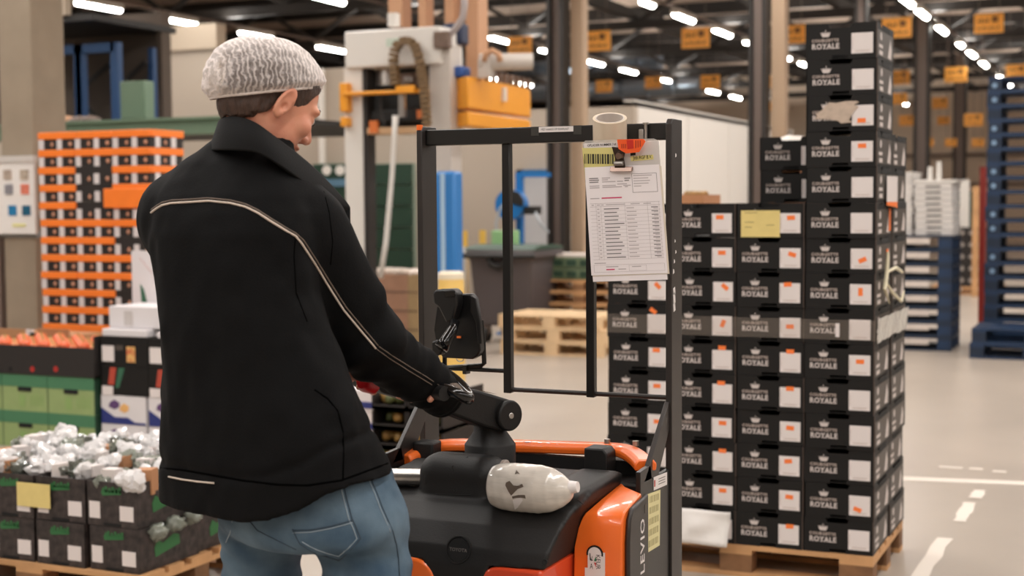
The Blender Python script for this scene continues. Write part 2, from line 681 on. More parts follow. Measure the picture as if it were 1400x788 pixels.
MB().box(xr, xr + 0.08, 15.9, 16.1, zt, 4.3).build('side_panel', m_brown, rc)
MB().box(-15.5, xr + 0.1, 14.5, 16.2, 4.02, 4.1).build('recess_roof', m_truss, rc)
MB().box(-15.5, xr - 0.3, 14.44, 14.56, 4.1, 4.6).build('lintel', mat('light_band', (188, 172, 152), 0.7), rc)
m_blue = mat('rack_blue', (30, 68, 112), 0.45)
rk = thing('pallet_rack', 'dark blue storage rack in the recess above the green beam', 'rack', (-12.6, 15, zt))
xs = [at(px, 120, Y=15).x for px in (56, 110, 112, 160)]
ztop = at(100, 62, Y=15).z
for x in xs:
    MB().box(x - 0.06, x + 0.06, 14.95, 15.05, zt, ztop).build('upright', m_blue, rk)
    MB().box(x - 0.04, x + 0.04, 15.7, 15.78, zt, ztop).build('upright', m_blue, rk)
MB().box(xs[0], xs[3], 14.95, 15.05, ztop - 0.12, ztop).build('crossbeam', m_blue, rk)
zm = (zt + ztop) / 2
for (xa, xb) in ((xs[0] + .06, xs[1]), (xs[2], xs[3])):
    MB().bar((xb, 15.6, ztop - 0.2), (xa, 15.6, zm), 0.05, 0.05).build('brace', m_truss, rk)
    MB().bar((xa, 15.6, zm), (xb, 15.6, zt + 0.05), 0.05, 0.05).build('brace', m_truss, rk)
g0, g1 = at(165, 160, Y=13.3), at(197, 110, Y=13.3)
gc = thing('control_cabinet', 'sage green steel cabinet standing on the green beam', 'cabinet', ((g0.x + g1.x) / 2, 13.5, zt + 0.03))
MB().box(g0.x, g1.x, 13.3, 13.48, zt + 0.03, g1.z).build('body', m_green, gc, bevel=0.01)
MB().box(g0.x + .02, g1.x - .02, 13.285, 13.3, zt + 0.06, g1.z - 0.03).build('door', m_green, gc)
bd = thing('wrapped_bundle', 'small pale bundle lying on the green beam before the blue rack', 'bundle', (at(100, 160, Y=13.6).x, 13.6, zt))
c = at(100, 158, Y=13.6)
for k in range(4):
    MB().blob((c.x - 0.25 + k * 0.17, 13.6, zt + 0.07), (0.13, 0.12, 0.075), seed=k, amp=.3, sub=2).build('lump', m_steel if k > 1 else m_tan, bd, smooth=True)

# pillar with notice board on the left
pr = at(49, 300, Y=9.3).x
pl = thing('concrete_pillar', 'raw concrete pillar at the left edge of the hall', None, (pr - 0.3, 9.5, 0), kind='structure')
MB().box(pr - 0.36, pr, 9.3, 9.7, 0, 6.9).build('shaft', m_conc, pl, bevel=0.015)
MB().box(pr - 0.42, pr - 0.39, 9.28, 9.35, 0, 2.0).build('conduit', m_steel, pl)
for z in (at(25, 325, Y=9.28).z,):
    MB().box(pr - 0.375, pr + 0.012, 9.285, 9.71, z, z + 0.05).build('steel_band', mat('galvanised', (170, 168, 164), 0.35, 0.8), pl)
n0, n1 = at(-8, 222, Y=9.25), at(48, 320, Y=9.25)
nb = thing('notice_sheet', 'white safety notice with six small pictures on the concrete pillar', 'notice', ((n0.x + n1.x) / 2, 9.26, n1.z))
MB().box(n0.x, n1.x, 9.255, 9.285, n1.z, n0.z).build('sheet', mat('white_paper', (232, 228, 224), 0.5), nb)
for (px, py, c) in ((10, 239, (176, 160, 146)), (33, 239, (180, 166, 150)), (12, 259, (140, 138, 144)), (34, 259, (214, 122, 100)),
                    (17, 288, (30, 120, 170)), (36, 288, (22, 92, 122))):
    q = at(px, py, Y=9.252)
    MB().box(q.x - 0.044, q.x + 0.044, 9.249, 9.255, q.z - 0.042, q.z + 0.042).build('picture', mat('notice_%d_%d' % (px, py), c, 0.5, vary=.25, vscale=30), nb)
q = at(26, 308, Y=9.252)
MB().box(q.x - 0.07, q.x + 0.07, 9.249, 9.255, q.z - 0.012, q.z + 0.012).build('yellow_bar', mat('pale_yellow', (226, 222, 150), 0.5), nb)
MB().box(n0.x, n1.x + .01, 9.24, 9.29, n0.z, n0.z + 0.05).build('holder', mat('clear_holder', (205, 200, 195), 0.3), nb)

# floor markings
fm = MB()
a, b, c, d_ = at(1120, 647, Z=0.002), at(1400, 658, Z=0.002), at(1400, 664, Z=0.002), at(1120, 653, Z=0.002)
fm.add([(q.x, q.y, 0.002) for q in (a, Vector((0.6, 8.98, 0)), Vector((0.6, 8.90, 0)), d_)], [(0, 1, 2, 3)])
tag(fm.build('floor_stripe', m_line), 'long white tape line crossing the floor right of the crates', 'marking')
for i, (y0, y1, x) in enumerate(((5.6, 7.15, -0.885), (7.55, 8.05, -0.86), (8.18, 8.42, -0.85))):
    o = MB()
    n = 8
    vs = []
    for k in range(n + 1):
        y = y0 + (y1 - y0) * k / n
        j = random.uniform(-.008, .008)
        vs += [(x - 0.035 + j, y, 0.003), (x + 0.035 + random.uniform(-.01, .01), y, 0.003)]
    o.add(vs, [(2 * k, 2 * k + 1, 2 * k + 3, 2 * k + 2) for k in range(n)])
    tag(o.build('worn_dash', m_line), ('longest worn white dash on the floor at the bottom right', 'middle worn white dash on the floor right of the crates',
        'farthest short white dash just before the long tape line')[i], 'marking', 'worn dashes on the floor')
o = MB()
for (x0, x1, y) in ((-1.16, -1.02, 9.05), (-.98, -.9, 9.06), (-.84, -.76, 9.02)):
    o.box(x0, x1, y, y + .05, 0.001, 0.003)
tag(o.build('tape_scraps', m_line), 'scraps of old white tape beyond the long floor line', 'marking')

# ------------------------------------------------------------------ ceiling lamps that show in the picture
m_tube = mat('lit_tube', (255, 255, 250), 0.4, emit=(255, 252, 244), estr=22.0)
m_hous = mat('lamp_housing', (205, 200, 192), 0.5)
lamp = thing('tube_lamp', 'white tube lamp', 'lamp', (0, 0, 0))
MB().box(-0.09, 0.09, -0.62, 0.62, 0.05, 0.15).build('housing', m_hous, lamp)
lt = MB()
for i in range(7):
    a0, a1 = math.pi + math.pi * i / 7, math.pi + math.pi * (i + 1) / 7
    lt.add([(0.062 * math.cos(a0), -0.60, 0.05 + 0.062 * math.sin(a0)), (0.062 * math.cos(a1), -0.60, 0.05 + 0.062 * math.sin(a1)),
            (0.062 * math.cos(a1), 0.60, 0.05 + 0.062 * math.sin(a1)), (0.062 * math.cos(a0), 0.60, 0.05 + 0.062 * math.sin(a0))], [(0, 1, 2, 3)])
lt.build('diffuser', m_tube, lamp)
MB().cyl((0, -0.5, 0.15), (0, -0.5, 0.2), 0.012, n=6).build('hanger', m_steel, lamp)
MB().cyl((0, 0.5, 0.15), (0, 0.5, 0.2), 0.012, n=6).build('hanger', m_steel, lamp)
SHORT = {(885, 7.4), (1024, 61.3), (1097.7, 90), (1312.8, 63.2), (746, 72), (911, 111.8), (635, 45), (1238, 143), (1367, 107)}
rows = {'rightmost': (-4.28, [(1240, 3), (1261, 22.5), (1287.5, 42.7), (1312.8, 63.2), (1328.4, 76.1), (1345.3, 89), (1367, 107), (1379, 116)]),
        'second from right': (-8.82, [(885, 7.4), (935, 25.6), (988, 45), (1024, 61.3), (1071.7, 79.9), (1097.7, 90), (1238, 143), (1266, 153)]),
        'third from right': (-13.81, [(635, 45), (686, 58), (746, 72), (813, 88), (859.5, 99.5), (911, 111.8), (943.6, 120.7), (975, 128), (1005.8, 134.4), (1062, 150), (1080, 154), (1098, 158)]),
        'leftmost': (-18.29, [(135, 12), (242, 31), (350, 47), (453, 69), (667, 107), (716, 115)])}
for rn, (x, pts) in rows.items():
    for i, (px, py) in enumerate(pts):
        q = at(px, py, X=x)
        if q.y > 58.5:
            continue
        o = place(lamp, (x, q.y, LAMP_Z), 0, 'lit white tube lamp, %s from the near end of the %s ceiling row' % (ORD[i], rn), 'tube lamps in the %s row' % rn)
        if (px, py) in SHORT:
            o.scale = (1, .5, 1)
q = at(446, 1, Z=LAMP_Z)
place(lamp, (q.x, q.y, LAMP_Z), 0, 'lit white tube lamp cut by the top edge above the worker', 'tube lamps')
drop(lamp)

# hanging aisle signs
m_sign = mat('orange_sign_board', (244, 170, 74), 0.55, vary=.05, vscale=6)
m_ink = mat('sign_ink', (120, 76, 34), 0.6)
sg = thing('hanging_sign', 'sign', 'sign', (0, 0, 0))
MB().box(-0.29, 0.29, -0.015, 0.015, -0.2, 0.2).build('board', m_sign, sg)
ink = MB()
ink.box(0.06, 0.18, -0.018, -0.0155, 0.02, 0.14)
for k in range(9):
    ink.box(-0.22 + k * 0.05, -0.195 + k * 0.05, -0.018, -0.0155, -0.13, -0.13 + (0.06, 0.04, 0.07)[k % 3])
for k in range(4):
    ink.box(-0.22 + k * 0.06, -0.185 + k * 0.06, -0.018, -0.0155, 0.02, 0.05 + (0.02, 0.05)[k % 2])
ink.build('print', m_ink, sg)
signs = [(711, 62, 34, 'leftmost orange sign, hanging beside the yellow machine'), (816, 56, 38, 'orange sign hanging right of the dark column above the tape roll'),
         (951, 52, 38, 'orange sign under the second lamp row, left of the second dark column'), (1083, 47, 35, 'orange sign hanging close left of the tallest crate tower'),
         (1226, 38, 38, 'orange sign just right of the top black crate'), (1352, 32, 37, 'topmost orange sign near the right edge'),
         (1390, 98, 27, 'orange sign cut by the right edge above the blue pallets'), (1230, 106, 26, 'second orange sign down beside the crate tower'),
         (1307, 102, 29, 'brightly lit orange sign above the white crates'), (1229, 135, 21, 'third orange sign down beside the crate tower'),
         (826, 118, 23, 'small orange sign above the cold store corner'), (893, 113, 22, 'small orange sign next to a lamp over the cold store'),
         (971, 112, 26, 'orange sign above the three last lamps of the third row'), (1054, 112, 22, 'orange sign half behind the second dark column'),
         (1055, 146, 16, 'small low orange sign right of the second dark column'), (1240, 165, 20, 'orange sign below the small lamps beside the tower'),
         (1285, 141, 21, 'orange sign left of the brown column below the bright one'), (1290, 165, 16, 'small orange sign hung behind the farthest lamp'),
         (1331, 164, 24, 'orange sign left of the tall blue pallets'), (1268, 195, 16, 'small far orange sign above the white pipes'),
         (1300, 195, 15, 'small bright far sign between two orange ones'), (1337, 195, 16, 'small far orange sign beside the blue pallet tower')]
for i, (px, py, wd, lb) in enumerate(signs):
    dd = min(0.56 * 1944 / wd, 36 + (i * 37) % 9)
    q = at(px, py, d=dd)
    o = place(sg, q, 0, lb, 'orange aisle signs')
    k = wd * dd / 1944 / 0.56
    o.scale = (k, k, k)
    for x in (-0.2, 0.2):
        MB().cyl((q.x + x * k, q.y, q.z + 0.2 * k), (q.x + x * k, q.y, 7.1), 0.006, n=5).build('wire', m_steel, o)
drop(sg)
# silver ducts far behind under the roof
m_foil = mat('foil_duct', (150, 165, 182), 0.3, 0.85, bump=.6, bscale=6)
for i, (pa, pb, Y, r_, lb) in enumerate((((655, 92), (905, 88), 46, 0.34, 'upper silvery duct under the roof behind the column'),
                                     ((655, 124), (960, 124), 44, 0.3, 'lower silvery duct above the cold store'))):
    a, b = at(*pa, Y=Y), at(*pb, Y=Y)
    zc = (a.z + b.z) / 2
    o = thing('air_duct', lb, 'duct', ((a.x + b.x) / 2, Y, zc))
    n = 9
    for k in range(n):
        xa, xb = a.x + (b.x - a.x) * k / n, a.x + (b.x - a.x) * (k + 1) / n
        MB().cyl((xa, Y, zc), (xb - .05, Y, zc), r_, n=14).build('duct_section', m_foil, o, smooth='auto')
    for xq in (a.x + 1, b.x - 1):
        MB().bar((xq, Y, zc + r_ - .02), (xq, Y, 7.1), 0.04, 0.04).build('hanger', m_truss, o)
# ------------------------------------------------------------------ pallets
m_wood = mat('pallet_wood', (196, 150, 104), 0.75, vary=.22, vscale=5, bump=.15, bscale=40, stretch=(1, 1, 1))
m_wood2 = mat('dark_pallet_wood', (128, 92, 62), 0.8, vary=.3, vscale=9, bump=.2, bscale=40)
m_wood3 = mat('light_pallet_wood', (222, 192, 152), 0.75, vary=.12, vscale=5, bump=.12, bscale=40)
m_bp = mat('blue_pallet_paint', (14, 44, 76), 0.5, vary=.2, vscale=7)
m_bp2 = mat('dark_blue_pallet_paint', (11, 34, 58), 0.55, vary=.2, vscale=7)
m_pale = mat('pale_board', (206, 196, 188), 0.6, vary=.08, vscale=5)


def pallet_proto(name, mt, mblock, mfront=None, L=1.2, W=0.8, H=0.144):
    """A wooden pallet of nine blocks, boards above and below; origin in the middle of its foot."""
    o = thing(name, name, 'pallet', (0, 0, 0))
    t = 0.022
    ys = (-W / 2 + 0.05, 0, W / 2 - 0.05)
    xs = (-L / 2 + 0.073, 0, L / 2 - 0.073)
    for y in ys:
        MB().box(-L / 2, L / 2, y - 0.05, y + 0.05, 0, t).build('bottom_board', mt, o)
        for x in xs:
            MB().box(x - 0.072, x + 0.072, y - 0.05, y + 0.05, t, H - 2 * t).build('block', mblock, o)
    for x in xs:
        MB().box(x - 0.072, x + 0.072, -W / 2, W / 2, H - 2 * t, H - t).build('stringer', mt, o)
    n = 5
    for k in range(n):
        wd = 0.145 if k % 2 == 0 else 0.1
        y = -W / 2 + wd / 2 + (W - wd) * k / (n - 1)
        MB().box(-L / 2, L / 2, y - wd / 2, y + wd / 2, H - t, H).build('top_board', mfront if (mfront and k == 0) else mt, o)
    return o


wood_p = pallet_proto('wooden_pallet', m_wood, m_wood2)
light_p = pallet_proto('light_pallet', m_wood3, m_wood3)

# ------------------------------------------------------------------ black courgette boxes
m_box = mat('black_cardboard', (17, 15, 14), 0.6, spec=.35, vary=.10, vscale=7)
m_boxin = mat('box_inside', (10, 10, 10), 0.8)
m_print = mat('grey_white_print', (206, 196, 192), 0.55)
m_print2 = mat('dim_print', (184, 168, 160), 0.55)
m_sidep = mat('side_print_grey', (74, 67, 61), 0.5)
m_edge = mat('edge_highlight', (84, 70, 62), 0.7)
m_label = mat('white_label', (226, 218, 216), 0.45)
m_orange = mat('orange_sticker', (246, 126, 58), 0.5)
BW, BD, BH = 0.298, 0.398, 0.1500
PITCH_Z = 0.1506


def panel_with_gaps(mb, P, w_, h, notch, slot, t):
    """Upright panel of width w_: a dip in its upper edge and a hand slot at its foot. P maps (u, depth, v)."""
    n0, n1, nd = notch
    s0, s1, sh = slot
    def bx(u0, u1, v0, v1):
        p = [P(u0, 0, v0), P(u1, 0, v0), P(u1, t, v0), P(u0, t, v0), P(u0, 0, v1), P(u1, 0, v1), P(u1, t, v1), P(u0, t, v1)]
        mb.add(p, [(0, 3, 2, 1), (4, 5, 6, 7), (0, 1, 5, 4), (1, 2, 6, 5), (2, 3, 7, 6), (3, 0, 4, 7)])
    bx(0, s0, 0, h - nd)
    bx(s0, s1, sh, h - nd)
    bx(s1, w_, 0, h - nd)
    # raised flanks of the upper edge with slanted ends
    for (u0, u1, v) in ((0, n0, n0 - .008), (n1, w_, n1 + .008)):
        q = [(u0, h - nd), (u1, h - nd), (v if u0 == 0 else u1, h), (u0 if u0 == 0 else v, h)]
        p = [P(u, 0, z) for u, z in q] + [P(u, t, z) for u, z in q]
        mb.add(p, [(0, 1, 2, 3), (7, 6, 5, 4), (0, 4, 5, 1), (1, 5, 6, 2), (2, 6, 7, 3), (3, 7, 4, 0)])


bx0 = thing('courgette_box', 'x', 'box', (0, 0, 0))
b = MB()
t = 0.005
notch, slot = (0.103, 0.187, 0.019), (0.112, 0.182, 0.017)
panel_with_gaps(b, lambda u, dp_, v: (u - BW / 2, dp_, v), BW, BH, notch, slot, t)
panel_with_gaps(b, lambda u, dp_, v: (u - BW / 2, BD - dp_, v), BW, BH, notch, slot, t)
sn, ss = (0.10, 0.30, 0.012), (0.1, 0.101, 0.001)
panel_with_gaps(b, lambda u, dp_, v: (-BW / 2 + dp_, u, v), BD, BH, sn, ss, t)
panel_with_gaps(b, lambda u, dp_, v: (BW / 2 - dp_, u, v), BD, BH, sn, ss, t)
b.box(-BW / 2 + t, BW / 2 - t, t, BD - t, 0.003, 0.007)
b.build('body', m_box, bx0)
e = MB()
e.box(BW / 2 - 0.0028, BW / 2 + 0.0006, -0.0006, 0.0022, 0.001, BH - 0.001)
e.build('corner_highlight', m_edge, bx0)  # paler strip paints the highlight along the box's near corner


def crown(mb, M, w_=0.043, mi=0):
    """Five-pointed crown with a beaded middle point."""
    h = w_ * 0.62
    pts = [(-0.30, 0), (0.30, 0), (0.40, 0.30), (0.5, 0.78), (0.30, 0.48), (0.24, 0.85), (0.10, 0.5), (0.0, 0.92), (-0.10, 0.5), (-0.24, 0.85), (-0.30, 0.48), (-0.5, 0.78), (-0.40, 0.30)]
    v = [(x * w_, y * h, 0) for x, y in pts]
    mid = len(v)
    v.append((0, 0.25 * h, 0))
    mb.add([M @ Vector(q) for q in v], [(i, (i + 1) % mid, mid) for i in range(mid)], mi)
    bead = [(0.055 * w_ * math.cos(a), h * 1.0 + 0.055 * w_ * math.sin(a), 0) for a in [k * math.pi / 4 for k in range(8)]]
    mb.add([M @ Vector(q) for q in bead], [tuple(range(8))], mi)


def serif_word(mb, word, x0, x1, z, h, M, mi=0):
    """Bold lettering with slab feet, fitted between x0 and x1."""
    v, f = text_geo(word, h * 1.38, 0.0009 * h / 0.02, 1.0, 'LEFT', 1.1)
    wv = max(q[0] for q in v)
    k = (x1 - x0) / wv
    mb.add([M @ Vector((x0 + q[0] * k, z + q[1], 0)) for q in v], f, mi)
    n = len(word)
    step = (x1 - x0) / n
    for i, c in enumerate(word):
        if c in 'RYAL':
            cx = x0 + step * (i + .5)
            feet = {'R': (-.28, .32), 'Y': (0,), 'A': (-.36, .36), 'L': (-.2,)}[c]
            for fx in feet:
                a = cx + fx * step
                mb.add([M @ Vector(q) for q in ((a - .17 * step, z, 0.0001), (a + .17 * step, z, 0.0001), (a + .17 * step, z + .1 * h, 0.0001), (a - .17 * step, z + .1 * h, 0.0001))], [(0, 1, 2, 3)], mi)


pm = MB()
FM = frame((-BW / 2, -0.0012, 0), *FRONT)
FZ = 0.150 / 430
crown(pm, FM @ Matrix.Translation((0.0845, (545 - 272) * FZ, 0)))
serif_word(pm, 'ROYALE', 0.026, 0.142, (545 - 413) * FZ, 0.0225, FM)
pm.build('logo_print', m_print, bx0)
pm = MB()
serif_word(pm, 'COURGETTE', 0.026, 0.140, (545 - 330) * FZ, 0.0125, FM)
pm.build('word_print', m_print2, bx0)
lb = MB().box(-BW / 2 + 0.193, -BW / 2 + 0.282, -0.0016, -0.0002, (545 - 485) * FZ, (545 - 240) * FZ)
lbo = lb.build('white_label', m_label, bx0)
li = MB()
for k in range(2):
    li.box(-BW / 2 + 0.21, -BW / 2 + 0.268, -0.0020, -0.0017, 0.0285 + k * .004, 0.030 + k * .004)
li.box(-BW / 2 + 0.198, -BW / 2 + 0.1995, -0.0020, -0.0017, 0.04, 0.09)
li.build('label_lines', m_print2, lbo)
sp = MB()
SMx = BW / 2 + 0.0010
sp.box(BW / 2, SMx, 0.012, BD - 0.02, 0.012, BH - 0.03)
sp.build('side_panel_print', m_sidep, bx0)
sp = MB()
SM = frame((SMx + 0.0006, 0, 0), *SIDE)


def poly(mb, pts, M, mi=0):
    mb.add([M @ Vector((x, z, 0)) for x, z in pts], [tuple(range(len(pts)))], mi)


poly(sp, [(0.09 + 0.022 * math.cos(a), 0.096 + 0.018 * math.sin(a)) for a in [k * math.pi / 5 for k in range(10)]], SM)
poly(sp, [(0.04, 0.048), (0.13, 0.048), (0.13, 0.062), (0.04, 0.062)], SM)
poly(sp, [(0.05, 0.018), (0.13, 0.018), (0.13, 0.036), (0.05, 0.036)], SM)
poly(sp, [(0.25, 0.02), (0.33, 0.016), (0.345, 0.06), (0.31, 0.105), (0.285, 0.07)], SM)
sp.build('side_picture', m_print, bx0)
sp = MB()
poly(sp, [(0.12, BH - 0.027), (0.30, BH - 0.027), (0.29, BH - 0.002), (0.12, BH - 0.002)], SM)
sp.build('side_hand_hole', m_boxin, bx0)
st = MB().box(-0.017, 0.017, -0.0022, -0.0016, -0.0095, 0.0095)
st_me = st.mesh('orange_sticker', m_orange)

PX0, PY0 = -1.041, 6.07           # near right corner of the pallet
place(wood_p, (PX0 - 0.6, PY0 + 0.4, 0), 0, 'wooden pallet under the tower of black courgette boxes')
STK = {3: {2: (0.45, 0.2, 0), 3: (0.5, 0.62, 0), 6: (.55, .35, 25), 7: (.5, .5, 90), 9: (.52, .55, 0), 13: (.4, .25, -18)},
       2: {0: (.55, .62, 3), 1: (.6, .55, -18), 2: (.4, .75, 4), 3: (.5, .45, 0), 4: (.5, .85, 0), 5: (.5, .75, 0), 6: (.5, .55, -4), 7: (.45, .6, 6), 8: (.5, .55, -4), 9: (.55, .75, 3)},
       1: {0: (.4, .65, 0), 1: (.5, .6, 0), 2: (.6, .6, -40), 3: (.55, .5, 68), 4: (.5, .9, 0), 5: (.45, .85, 0), 6: (.55, .6, 0), 7: (.5, .85, 0), 8: (.5, .6, 0), 9: (.5, .6, 0)},
       0: {0: (.55, .6, -8), 1: (.55, .6, 0), 2: (.5, .6, -45), 3: (.3, .95, -35), 4: (.4, .7, 0), 5: (.45, .6, 0), 6: (.5, .5, 0), 7: (.5, .6, 0)}}
COLN = {0: 'leftmost front column', 1: 'second front column', 2: 'third front column', 3: 'tallest front column'}


def put_box(ci, n, k, row, label, group):
    x = PX0 - 0.15 - 0.3 * (3 - ci) + random.uniform(-.003, .003)
    y = PY0 + 0.002 + row * 0.4 + random.uniform(-.003, .003)
    c = place(bx0, (x, y, 0.1445 + PITCH_Z * (n - 1 - k)), R(random.uniform(-.5, .5)), label, group)
    s = STK.get(ci, {}).get(k) if row == 0 else None
    if s:
        for ch in c.children:
            if ch.name.startswith('white_label'):
                q = link('orange_sticker', st_me)
                q.parent = ch
                q.location = (-BW / 2 + 0.193 + 0.089 * s[0], -0.0001, 0.021 + 0.106 * s[1])
                q.rotation_euler = (0, R(-s[2]), 0)
    return c


for ci, n in ((3, 15), (2, 10), (1, 10), (0, 10)):
    for k in range(n):
        lb = 'black courgette box, %s from the top of the %s' % (ORD[k], COLN[ci])
        if ci == 3 and k == 2:
            lb = 'black courgette box with a torn pale patch, third from the tower top'
        if ci == 2 and k == 0:
            lb = 'black courgette royale box behind the yellow sheet, top of the third front column'
        if ci == 1 and k == 9:
            lb = 'black courgette royale box behind the big white sheet at the pallet'
        put_box(ci, n, k, 0, lb, 'courgette boxes in the front row')
for ci, n in ((3, 12), (2, 12)):
    for k in range(n):
        if ci == 2 and k >= 2:
            lb = 'black courgette box hidden behind the third front column, %s from its top' % ORD[k]
        elif ci == 2:
            lb = ('black box on top of the back row left of the tall tower', 'second black box down in the back row left of the tall tower')[k]
        else:
            lb = 'black courgette royale box in the back row beside the tower, %s from its top' % ORD[k]
        put_box(ci, n, k, 1, lb, 'courgette boxes in the back row')
drop(bx0)
topz = lambda k, n=15: 0.1445 + PITCH_Z * (n - k)
# torn patch
z0 = topz(3)
tp = MB()
pts = [(.035, .055), (.05, .062), (.045, .075), (.07, .09), (.10, .122), (.13, .118), (.17, .125), (.215, .124), (.225, .118), (.205, .108), (.225, .10), (.20, .075), (.185, .045), (.20, .035),
       (.15, .032), (.14, .042), (.11, .05), (.08, .052)]
tp.prism([(PX0 - 0.3 + x, z0 + z) for x, z in pts], 'y', PY0 - 0.0035, PY0 - 0.0012)
tag(tp.build('torn_patch', mat('torn_cardboard', (190, 172, 156), 0.8, vary=.15, vscale=30)), 'torn pale paper patch over the lettering of the third box of the tower', 'paper')
# yellow sheet on the third column, white sheet at the pallet
a, b = at(1013, 288, Y=PY0 - 0.006), at(1066, 324.5, Y=PY0 - 0.006)
ys = tag(MB().box(a.x, b.x, PY0 - 0.005, PY0 - 0.003, b.z, a.z).build('yellow_sheet', mat('yellow_paper', (222, 202, 130), 0.6, vary=.04, vscale=20)), 'yellow delivery sheet stuck on the top box of the third column', 'paper')
yi = MB()
for (u, v, wd) in ((.1, .9, .32), (.1, .55, .24), (.1, .36, .18), (.66, .44, .2)):
    yi.box(a.x + (b.x - a.x) * u, a.x + (b.x - a.x) * (u + wd), PY0 - .0056, PY0 - .0051, b.z + (a.z - b.z) * v, b.z + (a.z - b.z) * v + .003)
yi.build('printed_lines', mat('faint_ink', (150, 134, 88), 0.6), ys)
ws = MB()
c = [at(929, 694, Y=PY0 - .02), at(1000, 700, Y=PY0 - .02), at(995, 748, Y=PY0 - .05), at(929, 741, Y=PY0 - .05)]
n = 8
vs = []
for j in range(n + 1):
    for i in range(n + 1):
        u, v = i / n, j / n
        p = (c[0] * (1 - u) + c[1] * u) * (1 - v) + (c[3] * (1 - u) + c[2] * u) * v
        p.y += -0.012 + 0.012 * mnoise.noise(Vector((u * 3, v * 3, 2))) + 0.006 * math.sin(6 * (u + v))
        vs.append(p)
ws.add(vs, [(j * (n + 1) + i, j * (n + 1) + i + 1, (j + 1) * (n + 1) + i + 1, (j + 1) * (n + 1) + i) for j in range(n) for i in range(n)])
o = ws.build('white_sheet', mat('white_paper', (232, 228, 224), 0.5), smooth=True)
o.modifiers.new('thick', 'SOLIDIFY').thickness = 0.001
tag(o, 'large creased white sheet leaning on the pallet at the foot of the boxes', 'paper')
# clear tape round the load at mid height
zt0, zt1 = at(1199, 465, X=PX0).z, at(1199, 441, X=PX0).z
m_film = mat('clear_film', (205, 190, 175), 0.2, alpha=.07)
m_film2 = mat('bunched_film', (228, 224, 216), 0.2, alpha=.8, bump=.6, bscale=30)
tb = MB().box(PX0 - 1.2, PX0 + .004, PY0 - .008, PY0 - .0065, zt0, zt1 + .01)
tbo = tag(tb.build('wrapping_tape', m_film), 'clear tape wrapped round the black boxes at mid height', 'tape')
ft = MB()
n = 14
vs = []
for i in range(n + 1):
    for z in (zt0 - .01, (zt0 + zt1) / 2, zt1 + .015):
        vs.append((PX0 + 0.006 + random.uniform(0, .008), PY0 - .005 + .82 * i / n, z + random.uniform(-.006, .006)))
ft.add(vs, [(i * 3 + j, i * 3 + 3 + j, i * 3 + 4 + j, i * 3 + 1 + j) for i in range(n) for j in range(2)])
ft.build('bunched_side', m_film2, tbo)
MB().box(PX0 - 0.165, PX0 - 0.148, PY0 - .0095, PY0 - .0082, zt0 + .012, zt0 + .07).build('tape_glint', m_label, tbo)
# tag and dangling tape on the side of the tower
a = at(1222, 262, X=PX0 + .02)
tg = thing('side_tag', 'white and orange paper tag hanging on the right side of the crate tower', 'tag', a)
o = MB()
vs = []
for i in range(7):
    u = i / 6
    for z in (a.z + .066, a.z - .045, a.z - .06 - .02 * u):
        vs.append((PX0 + .012 + .02 * math.sin(u * 3.1), a.y - .13 + .26 * u, z))
o.add(vs, [(i * 3 + j, i * 3 + 3 + j, i * 3 + 4 + j, i * 3 + 1 + j) for i in range(6) for j in range(1)], 0)
o.add(vs, [(i * 3 + 1, i * 3 + 4, i * 3 + 5, i * 3 + 2) for i in range(6)], 1)
o.build('tag_sheet', [m_label, m_orange], tg)
o = MB()
for pts in ([(1214, 345), (1213, 370), (1210, 395), (1216, 415)], [(1212, 388), (1222, 402), (1232, 412), (1236, 398)], [(1213, 372), (1225, 366), (1233, 372)]):
    o.tube([at(px, py, X=PX0 + .02) for px, py in pts], [.006, .009, .008, .003][:len(pts)], 5)
tag(o.build('dangling_tape', mat('yellowish_tape', (222, 214, 184), 0.4)), 'loose yellowish tape dangling on the right side of the crate tower', 'tape')
o = MB()
a = at(1217, 300, X=PX0 + .004)
o.box(PX0 + .002, PX0 + .004, a.y - .02, a.y + .02, a.z - .05, a.z + .05)
a = at(1214, 350, X=PX0 + .004)
o.box(PX0 + .002, PX0 + .004, a.y - .03, a.y + .01, a.z - .02, a.z + .03)
tag(o.build('orange_side_labels', m_orange), 'two small orange labels on the side of the crate tower', 'label')

